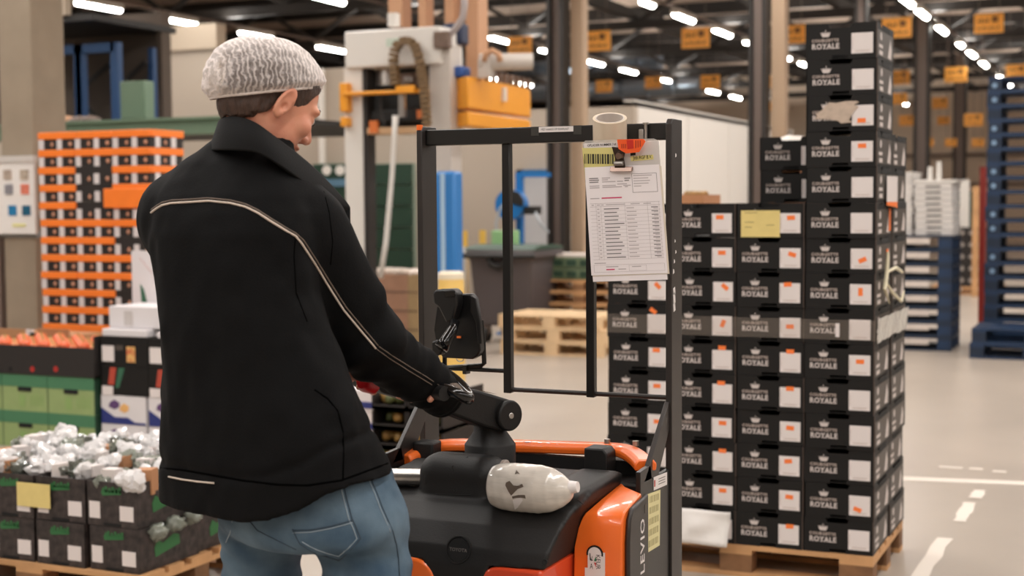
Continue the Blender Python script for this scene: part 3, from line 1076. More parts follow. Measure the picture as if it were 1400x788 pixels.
# ------------------------------------------------------------------ left: stacked produce
# orange rimmed tomato crates
m_oc = mat('orange_crate_rim', (246, 128, 44), 0.45, vary=.05, vscale=6)
m_blk = mat('crate_black', (36, 31, 29), 0.6)
m_post = mat('white_crate_post', (216, 210, 210), 0.5)
m_tom = mat('printed_tomato', (206, 150, 120), 0.6)
OX, OY = at(205, 185, Y=9.0).x, 9.0
xl = at(52, 185, Y=9.0).x
CW, CHt = (OX - xl) / 3, 0.1405
CDp = 0.42
prs = {}
for rim in (0, 1):
    p = thing('tomato_crate', 'x', 'crate', (0, 0, 0))
    b = MB()
    b.box(-CW / 2 + .004, CW / 2 - .004, .006, CDp - .006, 0, CHt - .002)
    b.build('body', m_blk, p)
    for x in (-CW / 2 + .03, -CW / 2 + .03 + CW / 2):
        MB().box(x - .025, x + .025, 0.0, 0.006, 0, CHt - .058).build('white_post', m_post, p)
    for yq in (0.09, 0.29):
        MB().box(CW / 2 - .004, CW / 2 + .002, yq - .03, yq + .03, 0, CHt - .058).build('white_post', m_post, p)
    for x in (-CW / 4 + .045, CW / 4 + .045):
        q = MB()
        q.blob((x, 0.004, 0.04), (.018, .004, .02), seed=x * 9, amp=.3, sub=1)
        q.build('tomato_picture', m_tom, p, smooth=True)
    q = MB()
    q.blob((CW / 2 - .002, 0.19, 0.04), (.004, .02, .02), seed=3, amp=.3, sub=1)
    q.build('tomato_picture', m_tom, p, smooth=True)
    if rim:
        q = MB()
        q.box(-CW / 2, CW / 2, -.006, .012, CHt - .060, CHt - .003)
        q.box(CW / 2 - .012, CW / 2 + .006, .012, CDp, CHt - .060, CHt - .003)
        q.box(-CW / 2, -CW / 2 + .012, .012, CDp, CHt - .060, CHt - .003)
        q.build('orange_rim', m_oc, p, bevel=.006)
    prs[rim] = p
NR = 15
zb_ = at(205, 185, Y=9.0).z - NR * CHt
zb_ = max(zb_, 0.146)
place(wood_p, (OX - .6, OY + .42, 0), 0, 'wooden pallet under the orange rimmed tomato crates')
norim = {(2, 1), (4, 1), (6, 2), (9, 2), (3, 1)}
COLT = ('left', 'middle', 'right')
for k in range(NR):
    z = zb_ + (NR - 1 - k) * CHt
    for ci in range(3):
        rim = 0 if (k, ci) in norim else 1
        place(prs[rim], (OX - CW * (2.5 - ci) + random.uniform(-.004, .004), OY + random.uniform(-.004, .004), z), 0,
              '%s tomato crate, %s layer from the top, %s column of the orange stack' % ('orange rimmed' if rim else 'rimless black', ORD[k], COLT[ci]), 'tomato crates in the orange stack')
for p in prs.values():
    drop(p)
a, b = at(142, 258, Y=OY - .02), at(205, 284, Y=OY - .02)
tag(MB().box(a.x, b.x, OY - .03, OY - .012, b.z, a.z).build('orange_cover', m_oc, bevel=.006), 'orange folded sheet covering part of the tomato crates', 'cover')

# green crates, tomato trays on top
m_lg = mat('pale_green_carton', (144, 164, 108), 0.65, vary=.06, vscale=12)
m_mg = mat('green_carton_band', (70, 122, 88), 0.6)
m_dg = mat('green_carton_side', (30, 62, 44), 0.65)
gx, gy = at(130, 565, Y=7.5).x, 7.5
GW, GH = 0.40, 0.252
gp = thing('green_carton', 'x', 'carton', (0, 0, 0))
q = MB()
q.box(-GW / 2, GW / 2 - .004, 0, .58, 0, GH)
q.build('body', m_lg, gp)
MB().box(-GW / 2 - .001, GW / 2 - .002, -.003, .0, GH - .085, GH - .002).build('green_band', m_mg, gp)
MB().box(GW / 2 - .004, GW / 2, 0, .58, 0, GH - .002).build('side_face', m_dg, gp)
MB().box(-.06, .06, -.005, -.002, GH - .115, GH - .085).build('hand_hole', m_boxin, gp)
q = MB()
for k in range(5):
    q.box(.05 + k * .025, .058 + k * .025, -.002, -.0005, .04, .11 + .01 * (k % 3))
q.box(-.05, 0, -.002, -.0005, .03, .11)
q.build('faint_print', mat('green_print', (136, 166, 100), 0.6), gp)
for k in range(2):
    for i in range(3):
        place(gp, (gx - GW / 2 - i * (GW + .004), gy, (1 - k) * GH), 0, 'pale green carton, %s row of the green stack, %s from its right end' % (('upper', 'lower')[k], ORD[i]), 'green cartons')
drop(gp)
# black tomato tray
tz = 2 * GH + .002
m_bt = mat('black_tray', (34, 30, 29), 0.6)
tw = 1.1
x1 = gx + .01
tr = thing('tomato_tray', 'black cardboard tray of loose tomatoes standing on the green cartons', 'tray', (x1 - tw / 2, gy, tz))
q = MB()
q.box(x1 - tw, x1, gy - .01, gy, tz, tz + .20)
q.box(x1 - tw, x1, gy + .57, gy + .58, tz, tz + .2)
q.box(x1 - .01, x1, gy, gy + .57, tz, tz + .28)
q.box(x1 - tw, x1 - tw + .01, gy, gy + .57, tz, tz + .2)
q.box(x1 - tw, x1, gy, gy + .57, tz, tz + .01)
q.build('tray_body', m_bt, tr)
m_red = mat('red_mark', (176, 40, 34), 0.6)
for px, py in ((44, 505), (76, 505)):
    c = at(px, py, Y=gy - .012)
    MB().cyl((c.x, gy - .012, c.z), (c.x, gy - .009, c.z), .02, n=10).build('red_mark', m_red, tr)
c = at(14, 505, Y=gy - .012)
MB().cyl((c.x, gy - .012, c.z), (c.x, gy - .009, c.z), .017, n=10).build('black_mark', m_boxin, tr)
m_t = [mat('tomato_red', (230, 112, 70), 0.35, vary=.12, vscale=12), mat('tomato_orange', (238, 140, 92), 0.35)]
m_stem = mat('tomato_stem', (150, 150, 84), 0.7)
tm = thing('tomato', 'x', 'tomato', (0, 0, 0))
q = MB()
prof = []
for i in range(9):
    a_ = math.pi * i / 8
    prof.append((.043 * math.sin(a_) + .001, .036 * -math.cos(a_) + .036 - (.008 if i > 7 else 0)))
q.lathe(prof, 12)
q.build('fruit', m_t[0], tm, smooth=True)
q = MB()
for k in range(5):
    a_ = k * 1.257
    q.add([(0, 0, .066), (.022 * math.cos(a_ - .2), .022 * math.sin(a_ - .2), .071), (.034 * math.cos(a_), .034 * math.sin(a_), .066), (.022 * math.cos(a_ + .2), .022 * math.sin(a_ + .2), .071)], [(0, 1, 2, 3)])
q.tube([(0, 0, .062), (.004, 0, .078)], .004, 5)
q.build('stalk', m_stem, tm)
for i in range(12):
    for j in range(6):
        o = place(tm, (x1 - .06 - i * .086, gy + .06 + j * .088, tz + .135 + (.03 if (i + j) % 2 else .0) + (.045 if i < 3 and j > 3 else 0)), random.random() * 6, 'ripe tomato in the black tray, %s from the right in the %s row' % (ORD[i], ('front', 'second', 'third', 'fourth', 'fifth', 'rear')[j]), 'tomatoes in the black tray')
        if (i * 5 + j * 3) % 4 == 0:
            for ch in o.children:
                if ch.name.startswith('fruit'):
                    ch.data = ch.data.copy()
                    ch.data.materials[0] = m_t[1]
for i in range(12):
    for j in range(6):
        if (i + j) % 2 == 0:
            pass
MB().box(x1 - tw + .02, x1 - .02, gy + .02, gy + .55, tz + .1, tz + .134).build('pad', m_bt, tr)
drop(tm)
# brown carton flaps behind the tomatoes
zf0 = tz + .2
a, b, c, d_ = at(0, 452, Y=gy + .62), at(40, 452, Y=gy + .62), at(55, 452, Y=gy + .62), at(98, 450, Y=gy + .62)
m_kraft = mat('brown_cardboard', (178, 128, 90), 0.75, vary=.06, vscale=6)
fb = thing('brown_carton', 'brown cardboard carton standing behind the tomato tray', 'carton', ((a.x + d_.x) / 2, gy + .7, 0))
MB().box(a.x - .3, d_.x, gy + .6, gy + .95, 0, a.z - .02).build('body', m_kraft, fb)
MB().box(a.x - .3, b.x, gy + .59, gy + .6, a.z - .2, a.z + .02).build('flap', m_kraft, fb)
MB().box(c.x, d_.x, gy + .59, gy + .6, a.z - .2, a.z + .03).build('flap', m_kraft, fb)
MB().box(b.x + .01, c.x - .03, gy + .575, gy + .588, a.z - .12, a.z + .02).build('white_card', m_label, fb)
MB().box(c.x - .05, c.x, gy + .565, gy + .574, a.z - .1, a.z + .0).build('black_card', m_boxin, fb)

# black stack with white and blue cartons under it
kx, ky = at(199, 540, Y=7.54).x, 7.54
KW = at(199, 540, Y=7.54).x - gx - .02
zz = [at(160, py, Y=ky).z for py in (600, 577, 538, 497, 461)]
m_wb = mat('white_carton', (220, 216, 218), 0.55)
m_nb = mat('navy_print', (38, 50, 118), 0.55)
hgt = zz[2] - zz[1]
h2 = (at(160, 541, Y=ky).z - at(160, 577, Y=ky).z)
zc = 0.0
nk = 0
ztopw = at(160, 541, Y=ky).z
nl = max(1, round((ztopw - zc) / h2))
h2 = (ztopw - zc) / nl
for i in range(2):
    xa = kx - KW + i * (KW + .024)
    for k in range(nl):
        z0 = zc + (nl - 1 - k) * h2
        o = thing('fruit_carton', 'white and blue fruit carton, %s from the top, %s column behind the plastic bags' % (ORD[k], ('left', 'right')[i]), 'carton', (xa + KW / 2, ky + .2, z0), group='white and blue cartons')
        MB().box(xa, xa + KW, ky, ky + .5, z0, z0 + h2 - .002).build('body', m_wb, o)
        q = MB()
        q.prism([(xa + .002, z0 + .004), (xa + KW - .002, z0 + .004), (xa + KW - .002, z0 + .02), (xa + KW * .75, z0 + .02), (xa + KW * .6, z0 + .05), (xa + KW * .3, z0 + .05), (xa + .002, z0 + .11)], 'y', ky - .003, ky - .0005)
        q.build('blue_band', m_nb, o)
        MB().blob((xa + KW * .3, ky - .001, z0 + h2 * .68), (.05, .003, .033), 1, .3, sub=1).build('fruit_picture', mat('plum_print', (92, 62, 110), 0.6), o)
        MB().blob((xa + KW * .52, ky - .001, z0 + h2 * .58), (.045, .003, .033), 2, .3, sub=1).build('fruit_picture', mat('peach_print', (228, 176, 110), 0.6), o)
        MB().box(xa + KW * .4, xa + KW * .55, ky + .001, ky + .01, z0 + h2 - .002, z0 + h2 + (.022 if k == 0 else -.003)).build('tab', m_wb, o)
zc = ztopw + .001
h3 = (at(160, 461, Y=ky).z - zc) / 2
for i in range(2):
    xa = kx - KW + .004 + i * (KW + .024)
    for k in range(2):
        z0 = zc + (1 - k) * h3
        o = thing('produce_carton', 'black produce carton, %s of the %s pair beside the worker jacket' % (('upper', 'lower')[k], ('left', 'right')[i]), 'carton', (xa + KW / 2, ky + .2, z0), group='black produce cartons')
        MB().box(xa, xa + KW + .02, ky, ky + .5, z0, z0 + h3 - .002).build('body', m_box, o)
        if k == 0:
            MB().box(xa + .015, xa + .115, ky - .003, ky - .0005, z0 + .03, z0 + h3 - .06).build('white_label', m_label, o)
            MB().box(xa + .13, xa + .19, ky - .003, ky - .0005, z0 + h3 * .55, z0 + h3 * .72).build('grey_label', m_sidep, o)
            MB().box(xa + .22, xa + .29, ky - .003, ky - .0005, z0 + .03, z0 + .135).build('fruit_picture', mat('fruit_print', (226, 196, 120), 0.5, vary=.5, vscale=30, rgb2=(190, 60, 40)), o)
        else:
            MB().prism([(xa + .06, z0 + .07), (xa + .11, z0 + .07), (xa + .13, z0 + h3 - .01), (xa + .08, z0 + h3 - .01)], 'y', ky - .003, ky - .0005).build('red_flash', mat('red_flash', (178, 70, 52), 0.6), o)
            MB().prism([(xa + .12, z0 + .05), (xa + .15, z0 + .05), (xa + .2, z0 + h3 - .01), (xa + .15, z0 + h3 - .01)], 'y', ky - .003, ky - .0005).build('green_flash', mat('green_flash', (50, 100, 76), 0.6), o)
            MB().box(xa + .01, xa + .1, ky - .005, ky - .0005, z0, z0 + .06).build('white_label', m_label, o)
# white boxes on top and tall white picture card
ztop = zc + 2 * h3 + .001
a, b = at(152, 450, Y=ky + .1), at(216, 420, Y=ky + .1)
o = thing('white_box', 'white carton lying on the black produce cartons beside the worker elbow', 'box', ((a.x + b.x) / 2, ky + .2, ztop + .05))
zq = at(160, 448, Y=ky + .1).z
MB().box(a.x, b.x + .25, ky + .08, ky + .45, ztop + .052, b.z).build('body', m_wb, o, bevel=.005)
MB().box(a.x + .13, a.x + .2, ky + .076, ky + .08, ztop + .07, b.z - .03).build('grey_label', mat('pale_grey_print', (196, 190, 188), .5), o)
o = thing('flat_carton', 'flat white carton on top of the black produce cartons', 'carton', (kx - KW / 2, ky + .2, ztop))
x0 = at(138, 452, Y=ky).x
MB().box(x0, x0 + .37, ky + .01, ky + .46, ztop, ztop + .05).build('carton_body', m_wb, o, bevel=.006)
MB().box(x0 + .45, x0 + .8, ky + .01, ky + .46, ztop, ztop + .04).build('carton_body', m_wb, o, bevel=.006)
a, b = at(185, 420, Y=ky + .5), at(214, 343, Y=ky + .5)
o = thing('picture_card', 'tall white card with red and green leaf prints beside the tomato crates', 'card', ((a.x + b.x) / 2, ky + .5, ztop))
MB().box(a.x, a.x + .36, ky + .47, ky + .5, ztop, b.z).build('card', m_wb, o)
c = at(200, 362, Y=ky + .47)
MB().prism([(c.x - .06, c.z + .05), (c.x - .03, c.z + .02), (c.x + .05, c.z - .06), (c.x + .01, c.z - .02)], 'y', ky + .466, ky + .47).build('red_leaf', mat('red_flash', (178, 70, 52), 0.6), o)
c = at(197, 402, Y=ky + .47)
MB().prism([(c.x - .03, c.z + .07), (c.x + .0, c.z + .03), (c.x + .03, c.z - .07), (c.x - .02, c.z - .06)], 'y', ky + .466, ky + .47).build('green_leaf', mat('green_flash', (50, 100, 76), 0.6), o)

# front pallet: patterned black crates full of bagged produce
m_pat = mat('patterned_black_carton', (20, 18, 17), 0.6, vary=.6, vscale=30, rgb2=(70, 60, 58))
m_glogo = mat('green_logo', (44, 104, 58), 0.55)
FX, FY = -3.752, 4.622
place(wood_p, (FX - .6 + .03, FY + .385, 0), 0, 'wooden pallet under the patterned black crates at the lower left')
HW, HD, HH = 0.262, 0.39, 0.187
hp = thing('herb_crate', 'x', 'crate', (0, 0, 0))
q = MB()
t = .005
q.box(-HW / 2 + .002, HW / 2 - .002, 0, t, 0, HH - .002)
q.box(-HW / 2 + .002, HW / 2 - .002, HD - t, HD, 0, HH - .002)
q.box(-HW / 2 + .002, -HW / 2 + t + .002, t, HD - t, 0, HH - .002)
q.box(HW / 2 - t - .002, HW / 2 - .002, t, HD - t, 0, HH - .05)
q.box(HW / 2 - t - .002, HW / 2 - .002, t, .10, HH - .05, HH - .002)
q.box(HW / 2 - t - .002, HW / 2 - .002, HD - .1, HD - t, HH - .05, HH - .002)
q.box(-HW / 2 + .004, HW / 2 - .004, t, HD - t, 0, .006)
q.build('body', m_pat, hp)
q = MB()
put_text(q, 'Herbs', .05, frame((-.035, -.0012, HH - .055), *FRONT), bold=.003, sx=.62) if False else q.prism([(-.05, HH - .06), (.05, HH - .05), (.048, HH - .035), (.03, HH - .028), (-.02, HH - .04), (-.045, HH - .025), (-.055, HH - .045)], 'y', -.0015, -.0003)
for k in range(5):
    q.box(-.035 + k * .018, -.024 + k * .018, -.0015, -.0003, HH - .045, HH - .02 - .006 * (k % 2))
q.build('green_logo', m_glogo, hp)
MB().box(-HW / 2 + .012, -HW / 2 + .068, -.002, -.0003, .03, .10).build('white_label', m_label, hp)
MB().box(HW / 2 - .09, HW / 2 - .02, -.0022, -.0003, .028, .09).build('white_label', m_label, hp)
MB().box(-.045, .045, -.0018, -.0003, -.0 + .002, .014).build('hand_hole', m_boxin, hp)
q = MB()
q.prism([(.10, .05), (.26, .075), (.255, .115), (.22, .125), (.15, .10), (.115, .12), (.095, .09)], 'x', HW / 2 - .0018, HW / 2 - .0004)
q.build('side_logo', m_glogo, hp)
nf = 0
for row in range(2):
    for ci in range(4):
        for k in range(2):
            nm = ('rightmost', 'second from right', 'third from right', 'leftmost')[ci]
            lb = 'patterned black crate, %s layer, %s in the %s row at the lower left' % (('upper', 'lower')[k], nm, ('front', 'back')[row])
            o = place(hp, (FX - HW / 2 - ci * (HW + .012) + random.uniform(-.004, .004), FY + row * (HD + .006) + random.uniform(-.006, .006), .146 + (1 - k) * HH), R(random.uniform(-1.2, 1.2)), lb, 'patterned herb crates')
drop(hp)
a, b = at(23, 659, Y=FY - .012), at(69, 696, Y=FY - .012)
tag(MB().box(a.x, b.x, FY - .014, FY - .0115, b.z, a.z).build('yellow_sheet', MATS['yellow_paper']), 'yellow delivery sheet on the patterned black crate at the lower left', 'paper')
# bags and paper sleeves sticking out of the crates
m_bag = mat('clear_bag', (238, 236, 236), 0.08, alpha=.72, spec=1.0)
m_bag3 = mat('dark_bag', (96, 100, 92), 0.08, alpha=.75, spec=1.0)
m_bag2 = mat('greenish_bag', (150, 156, 144), 0.08, alpha=.6, spec=1.0)
m_slv = mat('white_sleeve', (216, 208, 205), 0.6)
ztop = .146 + 2 * HH
bags = []
for i in range(5):
    q = MB()
    for k in range(4):
        q.blob((random.uniform(-.03, .03), random.uniform(-.03, .03), .02 + k * .010), (random.uniform(.02, .042), random.uniform(.018, .036), random.uniform(.02, .038)), seed=i * 7 + k, amp=.75, freq=3.4, sub=2)
    bags.append(q.mesh('produce_bag', (m_bag, m_bag2, m_bag, m_bag3, m_bag)[i]))
for row in range(2):
    for ci in range(4):
        for j in range(9):
            x = FX - HW / 2 - ci * (HW + .012) + (j % 3 - 1) * .082 + random.uniform(-.02, .02)
            y = FY + row * (HD + .006) + .07 + (j // 3) * .125 + random.uniform(-.025, .025)
            o = link('produce_bag', random.choice(bags))
            o.location = (x, y, ztop - .03 + random.uniform(-.01, .025) + .02 * row)
            o.rotation_euler = (random.uniform(-.3, .3), random.uniform(-.3, .3), random.uniform(0, 6.2))
            s = random.uniform(.8, 1.15)
            o.scale = (s, s, s)
            tag(o, 'crumpled plastic bag, %s %s of the %s %s patterned crate' % (('front', 'middle', 'rear')[j // 3], ('left', 'centre', 'right')[j % 3], ('rightmost', 'second from right', 'third from right', 'leftmost')[ci], ('front', 'back')[row]), 'bag', 'plastic bags in the patterned crates')
for i in range(24):
    x = FX - .06 - (i % 8) * .135 + random.uniform(-.03, .03)
    y = FY + .09 + (i // 8 % 3) * .22 + random.uniform(-.03, .03)
    o = MB()
    wq, dq, hq = random.uniform(.03, .045), random.uniform(.025, .04), random.uniform(.085, .125)
    o.prism([(-wq, 0), (wq, 0), (wq * .92, hq), (-wq * .95, hq - random.uniform(0, .012))], 'y', -dq, dq)
    o = o.build('paper_sleeve', m_slv if i % 5 else m_kraft)
    o.location = (x, y, ztop - .06)
    o.rotation_euler = (0, 0, random.uniform(-.5, .5))
    tag(o, '%s paper sleeve among the plastic bags, %s from the right in the %s row' % ('white' if i % 5 else 'brown', ORD[i % 8], ('front', 'middle', 'rear')[i // 8]), 'sleeve', 'paper sleeves among the bags')
for k in range(3):
    q = MB()
    q.blob((0, 0, 0), (.05, .04, .035), seed=k + 40, amp=.5, sub=3)
    o = q.build('produce_bag', m_bag2, smooth=True)
    o.location = (FX + .012, FY + .1 + k * .12, .146 + HH - .03 + .012 * k)
    tag(o, 'greenish produce bag bulging from the crate side opening, %s of three' % ('nearest', 'middle', 'farthest')[k], 'bag', 'bags in the side opening')

# dark crates of green produce seen behind the truck
m_veg = mat('pepper_heap', (92, 84, 44), 0.5, vary=.8, vscale=24, rgb2=(176, 128, 66))
m_veg2 = mat('green_heap', (52, 66, 38), 0.5, vary=.6, vscale=20, rgb2=(104, 104, 56))
vx0, vx1, vy = at(520, 600, Y=6.6).x, at(607, 600, Y=6.6).x, 6.6
place(wood_p, ((vx0 + vx1) / 2 - .25, vy + .42, 0), 0, 'wooden pallet under the pepper crates behind the truck')
zt_ = at(560, 537, Y=vy).z
nv = 5
vh = (zt_ - .146) / nv
for i in range(2):
    xa = vx0 - .05 + i * (vx1 - vx0 + .05) / 2
    xb = xa + (vx1 - vx0 + .05) / 2 - .006
    for k in range(nv):
        z0 = .146 + (nv - 1 - k) * vh
        o = thing('pepper_crate', 'dark crate of peppers, %s from the top, %s column behind the truck' % (ORD[k], ('left', 'right')[i]), 'crate', ((xa + xb) / 2, vy + .25, z0), group='pepper crates')
        q = MB()
        q.box(xa, xb, vy, vy + .5, z0, z0 + .02)
        q.box(xa, xb, vy, vy + .01, z0, z0 + vh * .28)
        q.box(xa, xa + .01, vy, vy + .5, z0, z0 + vh - .004)
        q.box(xb - .01, xb, vy, vy + .5, z0, z0 + vh - .004)
        q.build('crate_body', m_blk, o)
        for (n_, mm) in ((9, m_veg), (6, m_veg2)):
            q = MB()
            for j in range(n_):
                q.blob((random.uniform(xa + .04, xb - .04), vy + random.uniform(.03, .2), z0 + random.uniform(.06, vh - .045)), random.uniform(.03, .042), seed=j + k, amp=.3, sub=1)
            qo = q.build('peppers', mm, o, smooth=True)
            qo['kind'] = 'stuff'
# white blue carton glimpsed left of the pepper crates
a = at(516, 560, Y=7.5)
o = thing('fruit_carton', 'white and blue carton glimpsed between the jacket and the pepper crates', 'carton', (a.x - .2, 7.7, 0))
zt2 = at(516, 535, Y=7.5).z
xr2 = at(524, 560, Y=7.5).x
for k in range(4):
    z0 = k * zt2 / 4
    MB().box(xr2 - .4, xr2, 7.5, 7.9, z0, z0 + zt2 / 4 - .004).build('carton_body', m_wb, o)
    MB().box(xr2 - .4, xr2, 7.496, 7.499, z0 + .02, z0 + .06).build('blue_band', m_nb, o)
# ------------------------------------------------------------------ middle: packing machine, lifter, bin, pallets
m_mw = mat('machine_white', (216, 212, 206), 0.4)
m_mg = mat('machine_grey', (186, 178, 170), 0.4)
m_yel = mat('machine_yellow', (230, 154, 42), 0.4)
m_brn = mat('machine_brown', (104, 84, 72), 0.5, vary=.3, vscale=12)
m_mbl = mat('motor_blue', (40, 66, 112), 0.45)
m_sil = mat('aluminium', (190, 186, 182), 0.3, 0.9)
MD = 14.0


def mp(px, py, dd=0.0):
    """point on the machine's front, dd metres behind it"""
    return at(px, py, Y=12.5 + dd)


def mbox(mb, x0, y0, x1, y1, f=0.0, depth=.2, mi=0):
    a, b = mp(x0, y1, f), mp(x1, y0, f)
    return mb.box(a.x, b.x, 12.5 + f, 12.5 + f + depth, a.z, b.z, mi)


o0 = mp(540, 300)
mc = thing('packing_machine', 'tall white and yellow packing machine behind the worker head', 'machine', (o0.x, 12.7, 0))
q = mbox(MB(), 471, 35, 602, 94, -.05, .5)
q.build('head', m_mw, mc, bevel=.02)
mbox(MB(), 528, 52, 547, 64, -.056, .006).build('emblem', mat('pale_green_mark', (190, 204, 190), .5), mc)
mbox(MB(), 530, 17, 540, 36, .1, .1).build('vent_pipe', m_mw, mc)
a = mp(487, 0)
zf = mp(540, 94).z
for nm, xa, xb, f, m_, dp_ in (('left_column', 473, 497, 0, m_mw, .2), ('left_column', 497, 504, .02, m_truss, .16), ('right_column', 589, 617, 0, m_mg, .24), ('right_rail', 582, 589, .01, m_truss, .1)):
    p0, p1 = mp(xa, 300, f), mp(xb, 300, f)
    MB().box(p0.x, p1.x, 12.5 + f, 12.5 + f + dp_, 0, mp(xa, 62 if xa > 580 else 92, f).z).build(nm, m_, mc)
mbox(MB(), 468, 121, 582, 131, -.12, .1).build('yellow_bar', m_yel, mc, bevel=.012)
mbox(MB(), 540, 116, 566, 128, -.16, .06).build('yellow_grip', m_yel, mc, bevel=.012)
mbox(MB(), 464, 113, 474, 153, -.1, .12).build('yellow_bracket', m_yel, mc, bevel=.01)
mbox(MB(), 465, 160, 474, 173, -.1, .12).build('yellow_bracket', m_yel, mc, bevel=.01)
mbox(MB(), 505, 90, 582, 178, .3, .05).build('back_plate', m_dark, mc)
a, b = mp(508, 117, .12), mp(535, 93, .12)
MB().cyl(((a.x + b.x) / 2, 12.72, a.z), ((a.x + b.x) / 2, 12.72, b.z), .1, n=16).build('winch_drum', m_sil, mc, smooth='auto')
mbox(MB(), 491, 92, 502, 118, .05, .12).build('gearbox', m_brn, mc, bevel=.01)
mbox(MB(), 500, 76, 513, 87, .06, .1).build('motor', m_yel, mc, bevel=.02)
mbox(MB(), 545, 98, 580, 118, .1, .15).build('gearbox', m_brn, mc, bevel=.01)
mbox(MB(), 551, 104, 562, 113, .03, .06).build('valve', m_sil, mc, bevel=.01)
mbox(MB(), 504, 148, 584, 168, .08, .2).build('lower_carriage', m_dark, mc, bevel=.015)
mbox(MB(), 502, 172, 588, 184, .0, .2).build('lower_beam', mat('machine_beige', (196, 160, 122), .5), mc)
mbox(MB(), 505, 165, 515, 182, -.03, .05).build('orange_block', mat('machine_orange', (206, 112, 52), .5), mc)
mbox(MB(), 570, 150, 577, 162, -.0, .05).build('orange_block', MATS['machine_orange'], mc)
mbox(MB(), 545, 118, 552, 160, -.09, .05).build('ram', m_sil, mc)
MB().tube([mp(*p, -.1) for p in ((541, 158), (539, 190), (536, 240), (528, 330), (520, 380))], [.035, .026, .026, .028, .028], 8).build('white_lance', m_mw, mc, smooth=True)
MB().tube([mp(*p, -.02) for p in ((520, 132), (521, 155), (526, 172))], .012, 6).build('cable', m_truss, mc)
ch = MB()
cp = resample([mp(*p, -.14) for p in ((541, 116), (539, 95), (538, 78), (541, 65), (548, 57), (558, 55), (566, 60), (571, 72), (575, 90), (579, 115), (583, 150), (584, 172))], .045)
for i in range(len(cp) - 1):
    a, b = cp[i], cp[i + 1]
    ch.bar(a, a + (b - a) * .78, .075, .075, up=(0, 1, 0))
ch.build('cable_chain', mat('brass_chain', (112, 88, 58), .5), mc)
MB().tube([mp(*p, -.02) for p in ((634, -20), (635, 8), (633, 24), (622, 40), (610, 52), (603, 58))], .035, 8).build('grey_hose', mat('grey_hose', (160, 150, 148), .4), mc, smooth=True)
mbox(MB(), 592, 42, 612, 66, -.1, .1).build('clamp', m_brn, mc, bevel=.01)
mbox(MB(), 604, 30, 630, 62, .3, .2).build('drive_motor', mat('dark_motor_blue', (24, 36, 66), .45), mc, bevel=.03)
for (xa, xb, bt, f) in ((531, 550, 24, .8), (572, 581, 28, .8), (608, 619, 30, .9)):
    p0, p1 = mp(xa, bt, f), mp(xb, bt, f)
    o = MB().box(p0.x, p1.x, 12.5 + f, 12.5 + f + .2, p0.z - .1, 7.1).build('support_duct', m_tan)
    tag(o, 'tan boxed duct rising to the roof %s' % {531: 'above the left of the packing machine', 572: 'just right of the vent pipe', 608: 'over the blue motor'}[xa], 'duct')
p0, p1 = mp(637, 90, 1.0), mp(654, 90, 1.0)
tag(MB().box(p0.x, p1.x, 13.5, 13.74, mp(640, 103, 0).z + .02, 7.1).build('support_duct', m_tan), 'widest tan duct standing behind the yellow lifting head', 'duct')

# yellow lifting head on the right of the machine
lf = thing('lifting_head', 'yellow lifting head with pipe and hoses right of the packing machine', 'machine', (mp(670, 140).x, 12.9, 0))
A, B = mp(640, 130), mp(722, 130, -.1)
z1, z0 = mp(640, 104).z, mp(640, 148).z
q = MB()
La, Lb = mp(620, 130, .2), mp(640, 130, 0)
Rb = mp(722, 140, 1.6)
Rz1, Rz0 = mp(722, 130, 1.6).z, mp(722, 155, 1.6).z
for (za, zb2, zc2, zd, nm) in ((z0, z1, Rz0, Rz1, 'upper_box'), (mp(640, 172).z, mp(640, 152).z, mp(722, 172, 1.6).z, mp(722, 160, 1.6).z, 'lower_box')):
    q = MB()
    back = Vector((La.x, La.y + 1.6, 0))
    ring = [(La.x, La.y), (Lb.x, Lb.y), (Rb.x, Rb.y), (La.x + .12, Rb.y + .25)]
    zsl = [(za, zb2), (za, zb2), (za, zb2), (za, zb2)]
    q.add([(x, y, zz_[0]) for (x, y), zz_ in zip(ring, zsl)] + [(x, y, zz_[1]) for (x, y), zz_ in zip(ring, zsl)],
          [(3, 2, 1, 0), (4, 5, 6, 7), (0, 1, 5, 4), (1, 2, 6, 5), (2, 3, 7, 6), (3, 0, 4, 7)])
    q.build(nm, m_yel, lf, bevel=.015)
d = (Rb - Lb)
q = MB()
for k in range(9):
    p = Lb + d * (.12 + k * .1)
    q.box(p.x - .02, p.x + .02, p.y + .1, p.y + .14, z1, z1 + .1)
q.build('roller_lattice', m_brn, lf)
p = Lb + d * .55
MB().box(p.x - .04, p.x + .04, p.y - .03, p.y + .02, z0 + .12, z0 + .26).build('white_plate', m_mw, lf)
MB().box(mp(641, 80).x, mp(641, 80).x + .12, 12.7, 12.82, z1, mp(641, 78).z).build('stand_pipe', m_mg, lf)
MB().tube([(mp(640, 80).x, 12.75, mp(640, 82).z), (mp(700, 85).x, 13.0, mp(700, 84, .4).z)], .085, 10).build('pipe', m_mg, lf, smooth='auto')
MB().tube([mp(*p_, .2) for p_ in ((662, 84), (664, 74), (673, 69), (682, 74), (684, 84))], .03, 7).build('looped_hose', m_tan, lf, smooth=True)
mbox(MB(), 613, 90, 632, 106, .1, .2).build('blue_motor', mat('bright_motor_blue', (36, 74, 140), .4), lf, bevel=.02)

